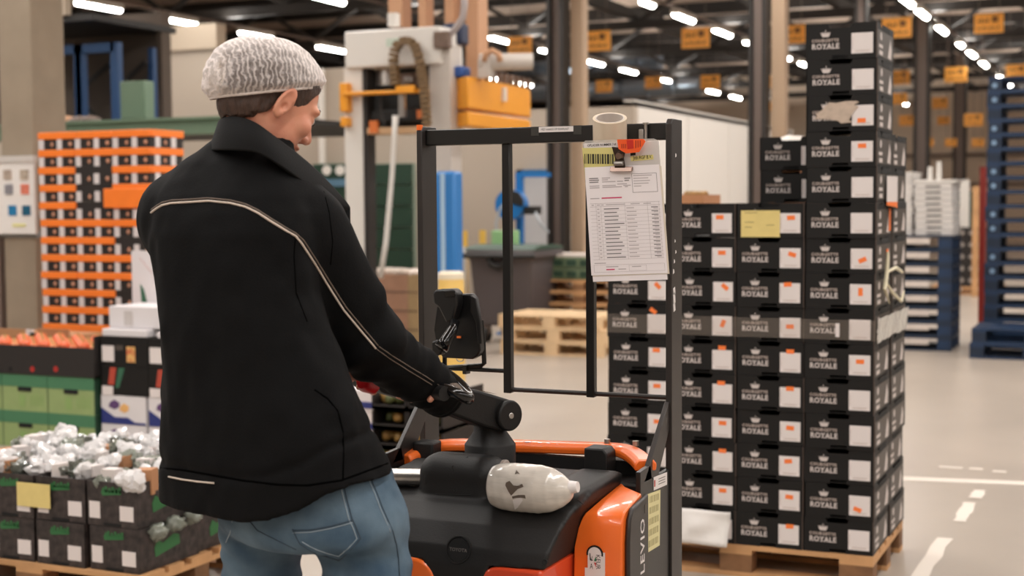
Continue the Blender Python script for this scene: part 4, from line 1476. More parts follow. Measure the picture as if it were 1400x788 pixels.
# blue column guard, yellow bollard
a, b = at(594, 372, Y=12.1), at(622, 234, Y=12.1)
o = thing('column_guard', 'bright blue column guard with a pale stripe behind the frame post', 'guard', ((a.x + b.x) / 2, 12.1, 0))
MB().box(a.x, b.x, 12.1, 12.28, 0, b.z).build('guard_shell', mat('guard_blue', (46, 116, 182), .4), o, bevel=.03)
MB().box(a.x + .075, a.x + .12, 12.092, 12.1, 0, b.z - .02).build('pale_stripe', mat('pale_blue_stripe', (160, 188, 210), .4), o)
p0 = at(598, 200, Y=13.8).x
p1 = at(618, 200, Y=13.8).x
tag(MB().box(p0, p1, 13.8, 13.95, 0, 3.3).build('white_post', m_mw), kind='structure', label='white post above the blue guard')
a, b = at(594, 500, Y=10.8), at(626, 373, Y=10.8)
o = thing('bollard', 'pale yellow safety bollard behind the terminal', 'bollard', ((a.x + b.x) / 2, 10.9, 0))
r_ = (b.x - a.x) / 2
MB().lathe([(r_, 0), (r_, b.z - .03), (r_ * .92, b.z - .008), (r_ * .7, b.z)], 20, ((a.x + b.x) / 2, 10.9, 0)).build('post', mat('bollard_yellow', (226, 188, 104), .45), o, smooth='auto')
MB().lathe([(r_ * 1.02, b.z - .06), (r_ * 1.0, b.z - .015), (r_ * .8, b.z + .004)], 20, ((a.x + b.x) / 2, 10.9, 0)).build('pale_cap', mat('bollard_cap', (226, 214, 190), .45), o, smooth='auto')
# cartons and pallet left of it
a, b = at(508, 470, Y=13.0), at(572, 368, Y=13.0)
place(wood_p, ((a.x + b.x) / 2 - .2, 13.4, 0), 0, 'wooden pallet under the wrapped brown cartons')
o = thing('carton_stack', 'film wrapped brown carton standing behind the worker elbow', 'carton', ((a.x + b.x) / 2, 13.3, .146))
MB().box(a.x - .3, b.x - .13, 13, 13.7, .146, b.z - .06).build('body', mat('wrapped_brown', (176, 136, 112), .35, vary=.12, vscale=6), o)
MB().box(b.x - .125, b.x, 13, 13.7, .146, b.z - .06).build('yellow_side', mat('wrapped_yellow', (172, 146, 108), .4, vary=.1, vscale=9), o)
q = MB()
for k in range(6):
    q.blob((a.x - .2 + k * .14, 13.2, b.z - .05), (.12, .2, .05), seed=k, amp=.4, sub=2)
q.build('film_top', mat('pale_film', (216, 200, 186), .3), o, smooth=True)
for k in range(3):
    z = .146 + (b.z - .2) * (k + 1) / 4
    MB().box(a.x - .3, b.x, 12.995, 13.0, z, z + .012).build('seam', m_brn, o)

# grey wheeled bin
a, b = at(642, 452, Y=15.2), at(730, 342, Y=15.2)
zb2 = at(690, 450, Y=15.2).z
bn = thing('waste_bin', 'large grey wheeled waste bin with a green lid behind the terminal', 'bin', ((a.x + b.x) / 2, 15.6, 0))
w0, w1 = a.x + .05, b.x - .05
q = MB()
rings = []
for (z, e) in ((.2, .06), (.3, .02), (b.z - .12, -.03), (b.z - .1, -.07), (b.z, -.07)):
    rings.append([(w0 + e, 15.2 + e, z), (w1 - e, 15.2 + e, z), (w1 - e, 16.0 - e, z), (w0 + e, 16.0 - e, z)])
vs = [p for r_ in rings for p in r_]
fs = [(i * 4 + k, i * 4 + (k + 1) % 4, i * 4 + 4 + (k + 1) % 4, i * 4 + 4 + k) for i in range(4) for k in range(4)] + [(3, 2, 1, 0), (16, 17, 18, 19)]
q.add(vs, fs)
q.build('tub', mat('bin_grey', (84, 77, 78), .55), bn, bevel=.03)
q = MB()
n = 8
for k in range(n):
    a0, a1 = math.pi * k / n, math.pi * (k + 1) / n
    y0, y1 = 15.6 - .46 * math.cos(a0), 15.6 - .46 * math.cos(a1)
    q.add([(w0 - .08, y0, b.z + .055 * math.sin(a0)), (w1 + .08, y0, b.z + .055 * math.sin(a0)), (w1 + .08, y1, b.z + .055 * math.sin(a1)), (w0 - .08, y1, b.z + .055 * math.sin(a1))], [(0, 1, 2, 3)])
    q.add([(w0 - .08, 15.6, b.z), (w0 - .08, y0, b.z + .055 * math.sin(a0)), (w0 - .08, y1, b.z + .055 * math.sin(a1))], [(0, 1, 2)])
    q.add([(w1 + .08, 15.6, b.z), (w1 + .08, y0, b.z + .055 * math.sin(a0)), (w1 + .08, y1, b.z + .055 * math.sin(a1))], [(0, 1, 2)])
q.build('lid', mat('bin_lid_green', (52, 76, 62), .55), bn, smooth='auto')
MB().tube([at(*p, Y=15.14) for p in ((668, 350), (672, 362), (682, 366), (692, 360), (695, 350))], .045, 8).build('draped_liner', m_dark, bn, smooth=True)
MB().tube([(w0 - .1, 15.1, b.z - .07), (w1 + .1, 15.1, b.z - .07)], .03, 8).build('handle', m_dark, bn)
for x in (w0 + .12, w1 - .12):
    for y in (15.32, 15.88):
        MB().cyl((x - .03, y, .09), (x + .03, y, .09), .09, n=16).build('wheel', m_dark, bn, smooth='auto')
        MB().box(x - .04, x + .04, y - .04, y + .04, .1, .22).build('caster_fork', m_steel, bn)
# hose reel on a stand
c = at(713, 280, Y=16.5)
hr = thing('hose_reel', 'bright blue hose reel on a blue stand behind the grey bin', 'hose reel', (c.x, 16.3, 0))
m_hb = mat('reel_blue', (22, 112, 184), .4)
px1 = at(711, 300, Y=16.4).x
MB().box(px1 - .04, px1 + .04, 16.36, 16.44, 0, at(711, 236, Y=16.4).z).build('stand_post', m_hb, hr)
xr = at(752, 240, Y=16.4).x
zq = at(730, 239, Y=16.4).z
MB().box(px1, xr, 16.37, 16.43, zq - .03, zq + .02).build('stand_arm', m_hb, hr)
MB().box(px1 - .25, px1 + .25, 16.2, 16.6, 0, .03).build('foot_plate', m_hb, hr)
MB().cyl((c.x, 16.1, c.z), (c.x, 16.3, c.z), .185, n=28).build('drum', m_hb, hr, smooth='auto')
q = MB()
q.prism([(c.x + .02, c.z + .02), (c.x + .19, c.z - .02), (c.x + .2, c.z + .06), (c.x + .14, c.z + .15), (c.x + .03, c.z + .19)], 'y', 16.08, 16.12)
q.build('black_segment', m_dark, hr)
MB().cyl((c.x, 16.07, c.z), (c.x, 16.1, c.z), .04, n=12).build('hub', m_mw, hr)
MB().box(c.x + .18, c.x + .36, 16.15, 16.3, c.z - .12, c.z - .02).build('black_bracket', m_dark, hr)
MB().tube([at(*p, Y=16.1) for p in ((696, 272), (684, 285), (678, 305), (680, 330), (690, 345))], .018, 7).build('grey_hose', mat('pale_hose', (170, 176, 182), .4), hr, smooth=True)
MB().tube([at(*p, Y=16.1) for p in ((732, 290), (738, 305), (750, 318))], .016, 7).build('grey_hose', MATS['pale_hose'], hr, smooth=True)
for px, lb in ((635, 'short yellow post left of the grey bin, nearer the blue guard'), (660, 'short yellow post just over the lid of the grey bin')):
    a, b = at(px - 5, 380, Y=16.8), at(px + 5, 315 if px > 640 else 316, Y=16.8)
    o = thing('yellow_post', lb, 'post', ((a.x + b.x) / 2, 16.8, 0))
    MB().cyl(((a.x + b.x) / 2, 16.8, 0), ((a.x + b.x) / 2, 16.8, b.z), .045, n=12).build('shaft', mat('post_yellow', (232, 190, 84), .5), o, smooth='auto')
    MB().cyl(((a.x + b.x) / 2, 16.8, 0), ((a.x + b.x) / 2, 16.8, .02), .09, n=12).build('foot', m_steel, o)
p0 = at(632, 400, Y=16.0)
tag(MB().cyl((p0.x, 16, 0), (p0.x, 16, at(632, 338, Y=16).z), .06, n=12).build('white_pipe', m_mw, smooth='auto'), 'white upright pipe left of the grey bin', 'pipe')
c = at(690, 322, Y=15.75)
tag(MB().box(c.x - .16, c.x + .16, 15.7, 15.84, 0.0 + c.z - .12, c.z + .06).build('green_box', mat('light_green_plastic', (150, 196, 140), .5), bevel=.01), 'light green plastic box on the lid of the grey bin', 'box')

# pallet piles
c = at(752, 487, Z=0)
px_, py_ = c.x, c.y + .42
for k in range(3):
    place(light_p, (px_ + (.0, .02, -.02)[k], py_, k * .146), R((0, .8, -1)[k]), 'pale wooden pallet in the low pile behind the frame, %s' % ('bottom one', 'middle one', 'top one')[k], 'pale pallets')
c = at(782, 440, Y=15.9)
base = c.x + .12
for k in range(5):
    place(wood_p, (base, 16.2, k * .146), R((0, 1, -1, .5, 0)[k]), 'brown wooden pallet in the pile below the green crates, %s from the floor' % ORD[k], 'brown pallets')
zt_ = .73 + .003
gcp = thing('green_crate', 'x', 'crate', (0, 0, 0))
MB().box(-.55, .55, -.36, .36, 0, .13).build('body', mat('mossy_green', (92, 108, 82), .6, vary=.2, vscale=8), gcp, bevel=.01)
for k in range(6):
    MB().box(-.5 + k * .17, -.38 + k * .17, -.366, -.36, .03, .1).build('slot', m_dgreen, gcp)
for k in range(2):
    place(gcp, (base, 16.2, zt_ + k * .135), 0, 'mossy green crate on the brown pallets left of the clipboard, %s' % ('lower one', 'upper one')[k], 'mossy green crates')
drop(gcp)
tag(MB().box(base - .55, base + .5, 15.85, 16.5, zt_ + .27, zt_ + .30).build('board', m_pale), 'pale board lying on the mossy green crates', 'board')

# ------------------------------------------------------------------ right: blue pallets, white trays
bp_ = pallet_proto('blue_pallet', m_bp, m_bp2, H=.158)
bw_ = pallet_proto('blue_pallet', m_bp2, m_bp, H=.158)
c = at(1268, 480, Z=0)
wx, wy = c.x, c.y + .4
x0, x1 = at(1236, 470, Y=c.y).x, at(1300, 470, Y=c.y).x
wst = thing('blue_pallet', 'x', 'pallet', (0, 0, 0))
hw = (x1 - x0) / 2
# stack seen short side on: pallets turned so that the white boards face the left half
for k in range(8):
    z = k * .158
    o = place(bw_, (x1 - .60, wy, z), 0, 'blue pallet with a pale front board under the white trays, %s from the floor' % ORD[k], 'blue pallets under the white trays')
    fb_ = MB().box(x1 - .55, x1 - .235, wy - .41, wy - .40, z + .07, z + .135)
    fb_.build('pale_board', m_pale, o)
drop(wst)
m_tray = mat('white_tray', (228, 225, 222), .5)
wt = thing('white_tray', 'x', 'tray', (0, 0, 0))
q = MB()
q.box(-.2, .2, -.3, .3, 0, .012)
for (xa, xb, ya, yb) in ((-.2, .2, -.3, -.29), (-.2, .2, .29, .3), (-.2, -.19, -.3, .3), (.19, .2, -.3, .3)):
    q.box(xa, xb, ya, yb, 0, .05)
q.build('tray_body', m_tray, wt)
q = MB()
q.box(-.21, .21, -.31, -.30, .045, .06)
q.box(.20, .21, -.31, .31, .045, .06)
q.box(-.21, -.2, -.31, .31, .045, .06)
q.build('rim', m_tray, wt)
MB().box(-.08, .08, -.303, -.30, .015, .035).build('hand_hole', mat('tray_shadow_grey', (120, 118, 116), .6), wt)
zbase = 8 * .158 + .002
zt_ = at(1270, 248, Y=wy - .3).z
nt = int((zt_ - zbase) / .064)
for i in range(2):
    n = nt + (2 if i == 0 else 0)
    for k in range(n):
        place(wt, (x1 - .64 + i * .43 + random.uniform(-.01, .01), wy + .0, zbase + k * .064), 0, 'white plastic tray, %s from the bottom, in the %s pile on the blue pallets' % (ORD[k] if k < 20 else 'top', ('left', 'right')[i]), 'white trays')
drop(wt)
zt_ = zbase + nt * .064
tag(MB().box(x1 - .44, x1 + .02, wy - .3, wy + .3, zt_, zt_ + .035).build('flat_tray', m_mw, bevel=.01), 'flat white tray upside down on the right pile of trays', 'tray')
for px, lb in ((1272, 'shorter white pipe standing on the white trays'), (1284, 'taller white pipe standing on the white trays')):
    c = at(px, 228 if px == 1272 else 221, Y=wy)
    tag(MB().cyl((c.x, wy, zt_ + .036), (c.x, wy, c.z), .032, .026, n=12).build('white_pipe', m_mw, smooth='auto'), lb, 'pipe')
# low blue pallets right, tall blue pile behind
c = at(1325, 490, Z=0)
for k in range(2):
    place(bp_, (c.x + .6 + .02 * k, c.y + .4, k * .158), 0, 'blue pallet at the right edge, %s of the low pair' % ('lower', 'upper')[k], 'low blue pallets')
c = at(1346, 440, Z=0)
tx, ty = at(1346, 440, Y=16.6).x + .6, 17.0
for k in range(19):
    place(bp_, (tx + random.uniform(-.015, .015), ty, k * .158), 0, 'blue pallet in the tall pile at the right edge, %s from the floor' % ORD[k], 'blue pallets in the tall pile')
# white stickers of the tall pile
q = MB()
for k in range(4, 19):
    if k % 3 != 1:
        q.cyl((tx - .525, ty - .402, k * .158 + .07), (tx - .525, ty - .4, k * .158 + .07), .03, n=10)
tag(q.build('pale_stickers', mat('sticker_blue', (120, 150, 180), .5)), 'round pale stickers on the block ends of the tall blue pile', 'sticker')
m_rd = mat('red_goods', (150, 44, 34), .5)
o = MB()
c = at(1343, 243, Y=18.2)
tag(MB().box(c.x - .03, c.x + .04, 18.2, 18.3, 0, at(1343, 228, Y=18.2).z).build('red_post', m_rd), 'red post just left of the tall blue pile', 'post')
# dark crates far behind between the piles
c0, c1 = at(1297, 403, Z=0), at(1346, 403, Z=0)
dy = c0.y
dc = thing('dark_crate', 'x', 'crate', (0, 0, 0))
cw_ = (c1.x - c0.x) / 2
MB().box(-cw_ / 2 + .004, cw_ / 2 - .004, 0, .5, 0, .2).build('body', m_blk, dc)
for x in (-cw_ * .24, cw_ * .24):
    MB().blob((x, -.002, .11), (cw_ * .16, .004, .045), 2, .2, sub=1).build('round_print', mat('round_grey', (146, 138, 132), .6), dc)
ztd = at(1320, 292, Y=dy).z
nd = int(ztd / .206)
place(wood_p, ((c0.x + c1.x) / 2, dy + .4, 0), 0, 'wooden pallet under the far dark crates')
for i in range(2):
    for k in range(nd - 1):
        place(dc, (c0.x + cw_ * (i + .5), dy, .146 + k * .206), 0, 'far dark crate with round prints, %s layer, %s column, between the white and blue piles' % (ORD[k], ('left', 'right')[i]), 'far dark crates')
drop(dc)
p = at(1334, 300, Y=dy - .4)
tag(MB().box(p.x - .05, p.x + .05, dy - .45, dy - .4, 0, at(1334, 255, Y=dy - .4).z).build('wooden_post', m_wood), 'upright wooden post before the far dark crates', 'post')
p = at(1318, 300, Y=dy + 1)
tag(MB().box(p.x - .08, p.x + .08, dy + 1, dy + 1.1, 0, at(1318, 246, Y=dy + 1).z).build('white_post', m_mw), 'white post rising behind the far dark crates', 'post')
p0, p1 = at(1290, 300, Y=30), at(1330, 262, Y=30)
tag(MB().box(p0.x, p1.x, 30, 30.5, 0, p1.z).build('green_cabinet', m_dgreen), 'dark green cabinet far behind the white trays', 'cabinet')
# goods glimpsed between the frame and the tower
p0, p1 = at(930, 282, Y=9), at(962, 262, Y=9)
o = thing('crate_of_peppers', 'pale wooden crate of produce showing above the second front column', 'crate', ((p0.x + p1.x) / 2, 9.2, 0))
MB().box(p0.x, p1.x, 9, 9.4, 0, p1.z - .02).build('crate_body', m_kraft, o)
q = MB()
for k in range(6):
    q.blob((p0.x + .02 + (p1.x - p0.x - .04) * k / 5, 9.1, p1.z - .02), .03, seed=k, sub=1)
qo = q.build('produce', MATS['pepper_heap'], o, smooth=True)
qo['kind'] = 'stuff'
p0, p1 = at(985, 285, Y=12), at(1030, 180, Y=12)
o = thing('white_wrapped_stack', 'white wrapped stack showing above the third front column', 'stack', ((p0.x + p1.x) / 2, 12.3, 0))
drop(o)
c = at(1062, 187, Y=8.6)
o = thing('white_sack', 'white sack lying behind the two boxes left of the tower top', 'sack', (c.x, 8.6, 0))
MB().box(c.x - .02, c.x + .3, 8.5, 9.0, 0, c.z - .09).build('carton_below', m_kraft, o)
MB().blob((c.x + .07, 8.75, c.z - .05), (.12, .2, .06), 3, .25, sub=3).build('sack_body', m_mw, o, smooth=True)
for p in (wood_p, light_p, bp_, bw_):
    drop(p)
# ------------------------------------------------------------------ the pallet truck
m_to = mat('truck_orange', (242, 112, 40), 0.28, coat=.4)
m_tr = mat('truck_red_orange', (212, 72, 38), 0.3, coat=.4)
m_tb = mat('truck_black', (19, 18, 18), 0.55, spec=.4, bump=.06, bscale=220)
m_fr = mat('frame_black', (17, 16, 15), 0.38)
m_fg = mat('frame_worn', (40, 35, 33), 0.42, vary=.12, vscale=14)
m_chr = mat('worn_steel', (186, 182, 178), 0.3, 0.9, bump=.05, bscale=40)
m_wht = mat('white_sticker', (226, 220, 218), 0.45)
TX, TY = -1.41, 3.0
XL, XR = -1.757, -1.071
tk = thing('pallet_truck', 'orange and black electric pallet truck with a tall black frame, held by the worker', 'pallet truck', (TX, TY, 0))
# tall frame
FYc = 3.375
for nm, x, s in (('left_post', XL, 1), ('right_post', XR, -1)):
    q = MB()
    q.prism([(FYc - .04, .12), (FYc + .045, .12), (FYc + .045, 1.862), (FYc - .028, 1.862), (FYc - .04, 1.850)], 'x', x - .008, x + .008)
    q.build(nm, m_fg, tk, bevel=.002)
q = MB().box(XL + .008, XR - .008, FYc - .02, FYc + .02, 1.812, 1.853)
tbar = q.build('top_bar', m_fr, tk, bevel=.003)
b1, b2 = at(694, 300, Y=FYc).x, at(808, 300, Y=FYc).x
z1 = at(694, 535, Y=FYc).z
for x in (b1, b2):
    MB().box(x - .011, x + .011, FYc - .011, FYc + .011, z1 - .004, 1.812).build('upright_bar', m_fr, tk, bevel=.002)
zr1 = at(640, 505, Y=FYc).z
MB().cyl((XL + .008, FYc, zr1), (b1 - .011, FYc, zr1), .006, n=10).build('lower_rod', m_fr, tk, smooth='auto')
zr2 = at(800, 538, Y=FYc).z
MB().cyl((b1, FYc, zr2), (XR - .008, FYc, zr2), .0062, n=10).build('lower_rod', m_fg, tk, smooth='auto')
# taped label on the top bar
c0, c1 = at(737, 178, Y=FYc - .0205), at(784, 173, Y=FYc - .0205)
lb = MB().box(c0.x, c1.x, FYc - .0222, FYc - .0205, 1.838, 1.8515).build('bar_label', m_wht, tk)
q = MB()
put_text(q, 'MET HAAGS OP RAAPLAST', .0075, frame((c0.x + .006, FYc - .0226, 1.8425), *FRONT), sx=.86)
q.build('label_print', m_box, lb)
for xa in (c0.x - .022, c1.x):
    MB().box(xa, xa + .022, FYc - .0212, FYc - .0203, 1.83, 1.853).build('tape_piece', mat('matt_tape', (52, 50, 46), .7), tk)
q = MB()
for (px, py, s) in ((924, 213, .004), (923, 330, .003), (924, 345, .0035), (922, 358, .004), (921, 372, .005)):
    c = at(px, py, X=XR + .0083)
    q.prism([(c.y - s, c.z - s), (c.y + s, c.z - s * .4), (c.y + s * .6, c.z + s), (c.y - s * .7, c.z + s * 1.5)], 'x', XR + .008, XR + .0088)
for (py, h) in ((398, .01), (408, .016), (420, .012)):
    c = at(922, py, X=XR + .0083)
    q.prism([(c.y - .006, c.z - h), (c.y + .008, c.z - h * .7), (c.y + .004, c.z + h), (c.y - .01, c.z + h * .6)], 'x', XR + .008, XR + .0088)
q.build('paint_chips', m_wht, tk)['kind'] = 'stuff'
c = at(586, 180, Y=FYc - .03)
MB().box(XL - .006, XL + .006, FYc - .042, FYc - .03, 1.852, 1.866).build('orange_cap', m_to, tk)
# slanted struts and side plates
for nm, x in (('left', XL + .01), ('right', XR - .004)):
    st_ = MB()
    st_.prism([(3.14, 1.0), (3.25, 1.0), (FYc - .03, 1.11), (FYc - .03, 1.17), (FYc - .045, 1.165)], 'x', x - .006, x + .006)
    st_.build('strut', m_fg, tk, bevel=.0015)
    sp_ = MB()
    sp_.prism([(3.115, .2), (3.115, 1.03), (3.19, 1.035), (3.20, 1.0), (FYc - .035, 1.0), (FYc - .035, .2)], 'x', x - .006, x + .006)
    sp_.build('side_plate', m_fr, tk, bevel=.0015)
xs_ = XR + .0025
q = MB()
pts = [at(px, py, X=xs_ + .001) for px, py in ((894, 653), (912, 646), (912, 663), (894, 671))]
q.prism([(p.y, p.z) for p in pts], 'x', xs_, xs_ + .001)
sk = q.build('white_sticker', m_wht, tk)
q = MB()
for k in range(3):
    a, b = pts[3].lerp(pts[0], .3 + .2 * k), pts[2].lerp(pts[1], .3 + .2 * k)
    a2, b2_ = a.lerp(b, .35), a.lerp(b, .85)
    q.prism([(a2.y, a2.z), (b2_.y, b2_.z), (b2_.y, b2_.z + .0015), (a2.y, a2.z + .0015)], 'x', xs_ + .001, xs_ + .0014)
q.build('sticker_lines', m_sidep, sk)
a, b = pts[3].lerp(pts[0], .25), pts[3].lerp(pts[0], .75)
MB().prism([(a.y + .002, a.z), (a.y + .01, a.z), (b.y + .01, b.z), (b.y + .002, b.z)], 'x', xs_ + .001, xs_ + .0014).build('red_mark', m_red, sk)
pts = [at(px, py, X=xs_ + .001) for px, py in ((886, 676), (903, 670), (902, 746), (884, 757))]
q = MB().prism([(p.y, p.z) for p in pts], 'x', xs_, xs_ + .001)
bc = q.build('barcode_sheet', mat('yellow_barcode_sheet', (218, 210, 158), .5), tk)
q = MB()
L = lambda u, v: pts[0].lerp(pts[1], u).lerp(pts[3].lerp(pts[2], u), v)
for k in range(5):
    for j in range(9):
        u0 = .14 + j * .085
        u1 = u0 + (.03, .05, .04)[(j + k) % 3]
        v0, v1 = .05 + k * .19, .05 + k * .19 + .115
        qq = [L(u0, v0), L(u1, v0), L(u1, v1), L(u0, v1)]
        q.prism([(p.y, p.z) for p in qq], 'x', xs_ + .001, xs_ + .0014)
q.build('barcodes', mat('faded_ink', (168, 160, 118), .6), bc)

# battery wall and orange rim behind it
MB().box(XL + .03, XR - .02, 3.2, 3.325, .2, .985).build('battery_cover', m_tb, tk, bevel=.008)
MB().box(XL + .03, XR - .02, 3.30, 3.325, .985, 1.018).build('rear_wall', m_tb, tk)
rp_ = [(XL + .012, 3.205, .997), (XL + .03, 3.28, 1.012), (XL + .075, 3.318, 1.024), (-1.5, 3.322, 1.031), (-1.3, 3.322, 1.038), (-1.20, 3.318, 1.042), (-1.16, 3.30, 1.040), (-1.115, 3.245, 1.036), (XR - .012, 3.195, 1.030)]
rp_ = [Vector(p) for p in rp_]
q = MB()
vs, fs = [], []
prof = [(-.026, -.012), (.026, -.012), (.028, .004), (.018, .016), (-.018, .016), (-.028, .004)]
fine = []
for i in range(len(rp_) - 1):
    for k in range(4):
        fine.append(rp_[i].lerp(rp_[i + 1], k / 4))
fine.append(rp_[-1])
for _ in range(3):
    fine = [fine[0]] + [(fine[i - 1] + fine[i] * 2 + fine[i + 1]) / 4 for i in range(1, len(fine) - 1)] + [fine[-1]]
for i, p in enumerate(fine):
    d = (fine[min(i + 1, len(fine) - 1)] - fine[max(i - 1, 0)])
    d.z = 0
    d.normalize()
    nrm = Vector((-d.y, d.x, 0))
    for (a, b) in prof:
        vs.append(p + nrm * a + Vector((0, 0, b)))
n = len(prof)
for i in range(len(fine) - 1):
    for k in range(n):
        fs.append((i * n + k, i * n + (k + 1) % n, (i + 1) * n + (k + 1) % n, (i + 1) * n + k))
fs += [tuple(range(n - 1, -1, -1)), tuple((len(fine) - 1) * n + k for k in range(n))]
q.add(vs, fs)
rim = q.build('orange_rim', m_to, tk, bevel=.004)
q = MB()
for k in range(7):
    q.blob((-1.44 + k * .02 + random.uniform(-.006, .006), 3.315 + random.uniform(-.012, .004), 1.049), (.012, .008, .0012), seed=k, sub=1)
q.build('scuffs', m_wht, rim)['kind'] = 'stuff'
for x in (-1.225, -1.15):
    c = Vector((x, 3.315, 1.056))
    MB().cyl(c, c + Vector((0, 0, .012)), .008, n=8).build('rim_bolt', m_chr, rim)
MB().prism([(-1.253, .97), (-1.192, .97), (-1.192, 1.045), (-1.203, 1.058), (-1.253, 1.058)], 'y', 3.225, 3.29).build('latch_block', m_tb, tk, bevel=.004)
MB().prism([(-1.735, .96), (-1.675, .96), (-1.675, 1.042), (-1.735, 1.042)], 'y', 3.235, 3.29).build('latch_block', m_tb, tk, bevel=.006)

# black hood
def hood(P):
    x, y, z = P[..., 0], P[..., 1], P[..., 2]
    yf = np.interp(z, [.80, .86, .90, .945, .975, 1.0], [2.772, 2.776, 2.788, 2.83, 2.885, 2.99])
    yf = yf + .18 * np.clip(np.abs(x + 1.44) - .16, 0, 1) ** 1.2
    ztop = .985 + .022 * np.clip((y - 2.9) / .3, 0, 1)
    d = np.maximum(yf - y, z - ztop) * .85
    d = np.maximum(d, y - 3.21)
    xr = -1.178 + .03 * np.clip((z - .86) / .14, 0, 1)
    d = np.maximum(d, x - xr)
    d = np.maximum(d, -1.705 - x)
    zb = np.where(np.abs(x + 1.385) < .065, .25, .25)
    zb = .868 + .012 * np.clip((-1.30 - x) / .1, -1, 1) * 0
    arch = np.clip((np.abs(x + 1.385) - .055) / .03, 0, 1)
    zb = .80 + .066 * arch * arch * (3 - 2 * arch)
    d = np.maximum(d, zb - z)
    cw = sd_box(P, (-1.452, 2.965, 1.014), (.108, .056, .060), .05)
    skirt = sd_box(P, (-1.455, 2.975, .965), (.10, .07, .05), .04)
    d = smin(d, smin(cw, skirt, .015), .02)
    wedge = sd_box(P, (-1.20, 3.06, .99), (.05, .14, .022), .015)
    return smin(d, wedge, .02)


hm = nets(hood, (-1.78, 2.74, .78), (-1.12, 3.25, 1.1), .0055, 'hood', m_tb)
link('hood', hm, tk)
hb = bvh_of(hm)
# end rings and seams of the cowling
q = MB()
q.lathe([(.0535, -.008), (.056, -.004), (.056, .004), (.0535, .008)], 28, M=Matrix.Translation((-1.522, 2.965, 1.013)) @ Euler((0, R(90), 0)).to_matrix().to_4x4())
q.build('cowling_ring', m_tb, tk, smooth='auto')
q = MB()
q.lathe([(.001, .004), (.026, .004), (.030, .001), (.030, -.006)], 24, M=Matrix.Translation((-1.345, 2.962, 1.037)) @ Euler((0, R(90), 0)).to_matrix().to_4x4())
q.build('end_disc', mat('warm_grey_plastic', (150, 138, 130), .4), tk, smooth='auto')
m_seam = mat('seam_black', (12, 12, 12), .7)
for pts in ([(577, 668), (598, 676), (640, 677), (662, 672)], [(789, 683), (797, 690), (806, 699)], [(640, 625), (618, 638), (619, 648)]):
    MB().tube([onto(hb, x, y, .0004) for x, y in pts], .0011, 5).build('seam', m_seam, tk)
# round badge
c = onto(hb, 627, 752, 0)
vdir = (c - CAM_POS).normalized()
hit = hb.ray_cast(CAM_POS, vdir)
nrm = hit[1] if hit[1].dot(vdir) < 0 else -hit[1]
nrm = (nrm + Vector((0, -1, .25))).normalized()
Mb = frame(c + nrm * .001, nrm.cross(Vector((0, 0, 1))) * -1, nrm.cross(nrm.cross(Vector((0, 0, 1)))) * -1)
if Mb.col[1].z < 0:
    Mb = frame(c + nrm * .001, -Mb.col[0].to_3d(), -Mb.col[1].to_3d())
q = MB()
q.lathe([(.0265, -.004), (.0275, .002), (.0305, .002), (.032, -.004)], 32, M=Mb)
bg_ = q.build('badge_ring', m_tb, tk, smooth='auto')
MB().lathe([(.0262, -.006), (.0262, .0006)], 32, M=Mb).build('badge_disc', mat('badge_black', (26, 26, 26), .35), bg_)
q = MB()
put_text(q, 'TOYOTA', .0105, Mb @ Matrix.Translation((0, -.004, .0014)), bold=.0002, sx=1.0, align='CENTER')
q.build('badge_lettering', mat('badge_grey', (96, 92, 90), .35), bg_)
# screws on the hood
for px, py in ((745, 769), (622, 670)):
    c = onto(hb, px, py, 0)
    MB().lathe([(.006, -.004), (.006, .001), (.0035, .001), (.0035, -.001)], 14, M=frame(c, (1, 0, 0), (0, .2, 1))).build('screw_cap', m_seam, tk)

# orange lower body and fender
def rounded(x0, x1, z0, z1, rl, rr, n=8):
    p = [(x0, z0), (x1, z0)]
    p += [(x1 - rr + rr * math.cos(a), z1 - rr + rr * math.sin(a)) for a in [k * math.pi / 2 / n for k in range(n + 1)]]
    p += [(x0 + rl + rl * math.cos(a), z1 - rl + rl * math.sin(a)) for a in [math.pi / 2 + k * math.pi / 2 / n for k in range(n + 1)]]
    return p


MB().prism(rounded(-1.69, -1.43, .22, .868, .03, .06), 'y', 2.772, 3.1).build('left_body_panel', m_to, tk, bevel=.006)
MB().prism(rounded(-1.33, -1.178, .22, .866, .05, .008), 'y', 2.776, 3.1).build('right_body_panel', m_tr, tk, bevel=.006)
MB().box(-1.45, -1.32, 2.79, 3.1, .22, .83).build('centre_panel', m_tb, tk)
Lp = [(3.2, .2), (2.952, .2), (2.952, .80), (2.955, .88), (2.960, .925), (2.967, .945), (2.978, .955), (3.08, .972), (3.2, .985)]
Rp = [(3.1, .2), (2.945, .2), (2.945, .80), (2.948, .885), (2.953, .938), (2.960, .958), (2.972, .968), (3.03, .980), (3.085, .988)]
vs = [(-1.174 + (.028 if z > .9 else .0) * min(1, (z - .9) / .08 if z > .9 else 0), y, z) for y, z in Lp] + [(-1.115, (a[0] + b[0]) / 2 - .006, (a[1] + b[1]) / 2 + .004) for a, b in zip(Lp, Rp)] + [(-1.056, y, z) for y, z in Rp]
n = len(Lp)
fs = [tuple(range(n)), tuple(2 * n + k for k in range(n - 1, -1, -1))]
for r_ in range(2):
    for k in range(n):
        fs.append((r_ * n + k, r_ * n + (k + 1) % n, (r_ + 1) * n + (k + 1) % n, (r_ + 1) * n + k))
q = MB().add(vs, fs)
fd = q.build('orange_fender', m_to, tk, bevel=.004, seg=2)
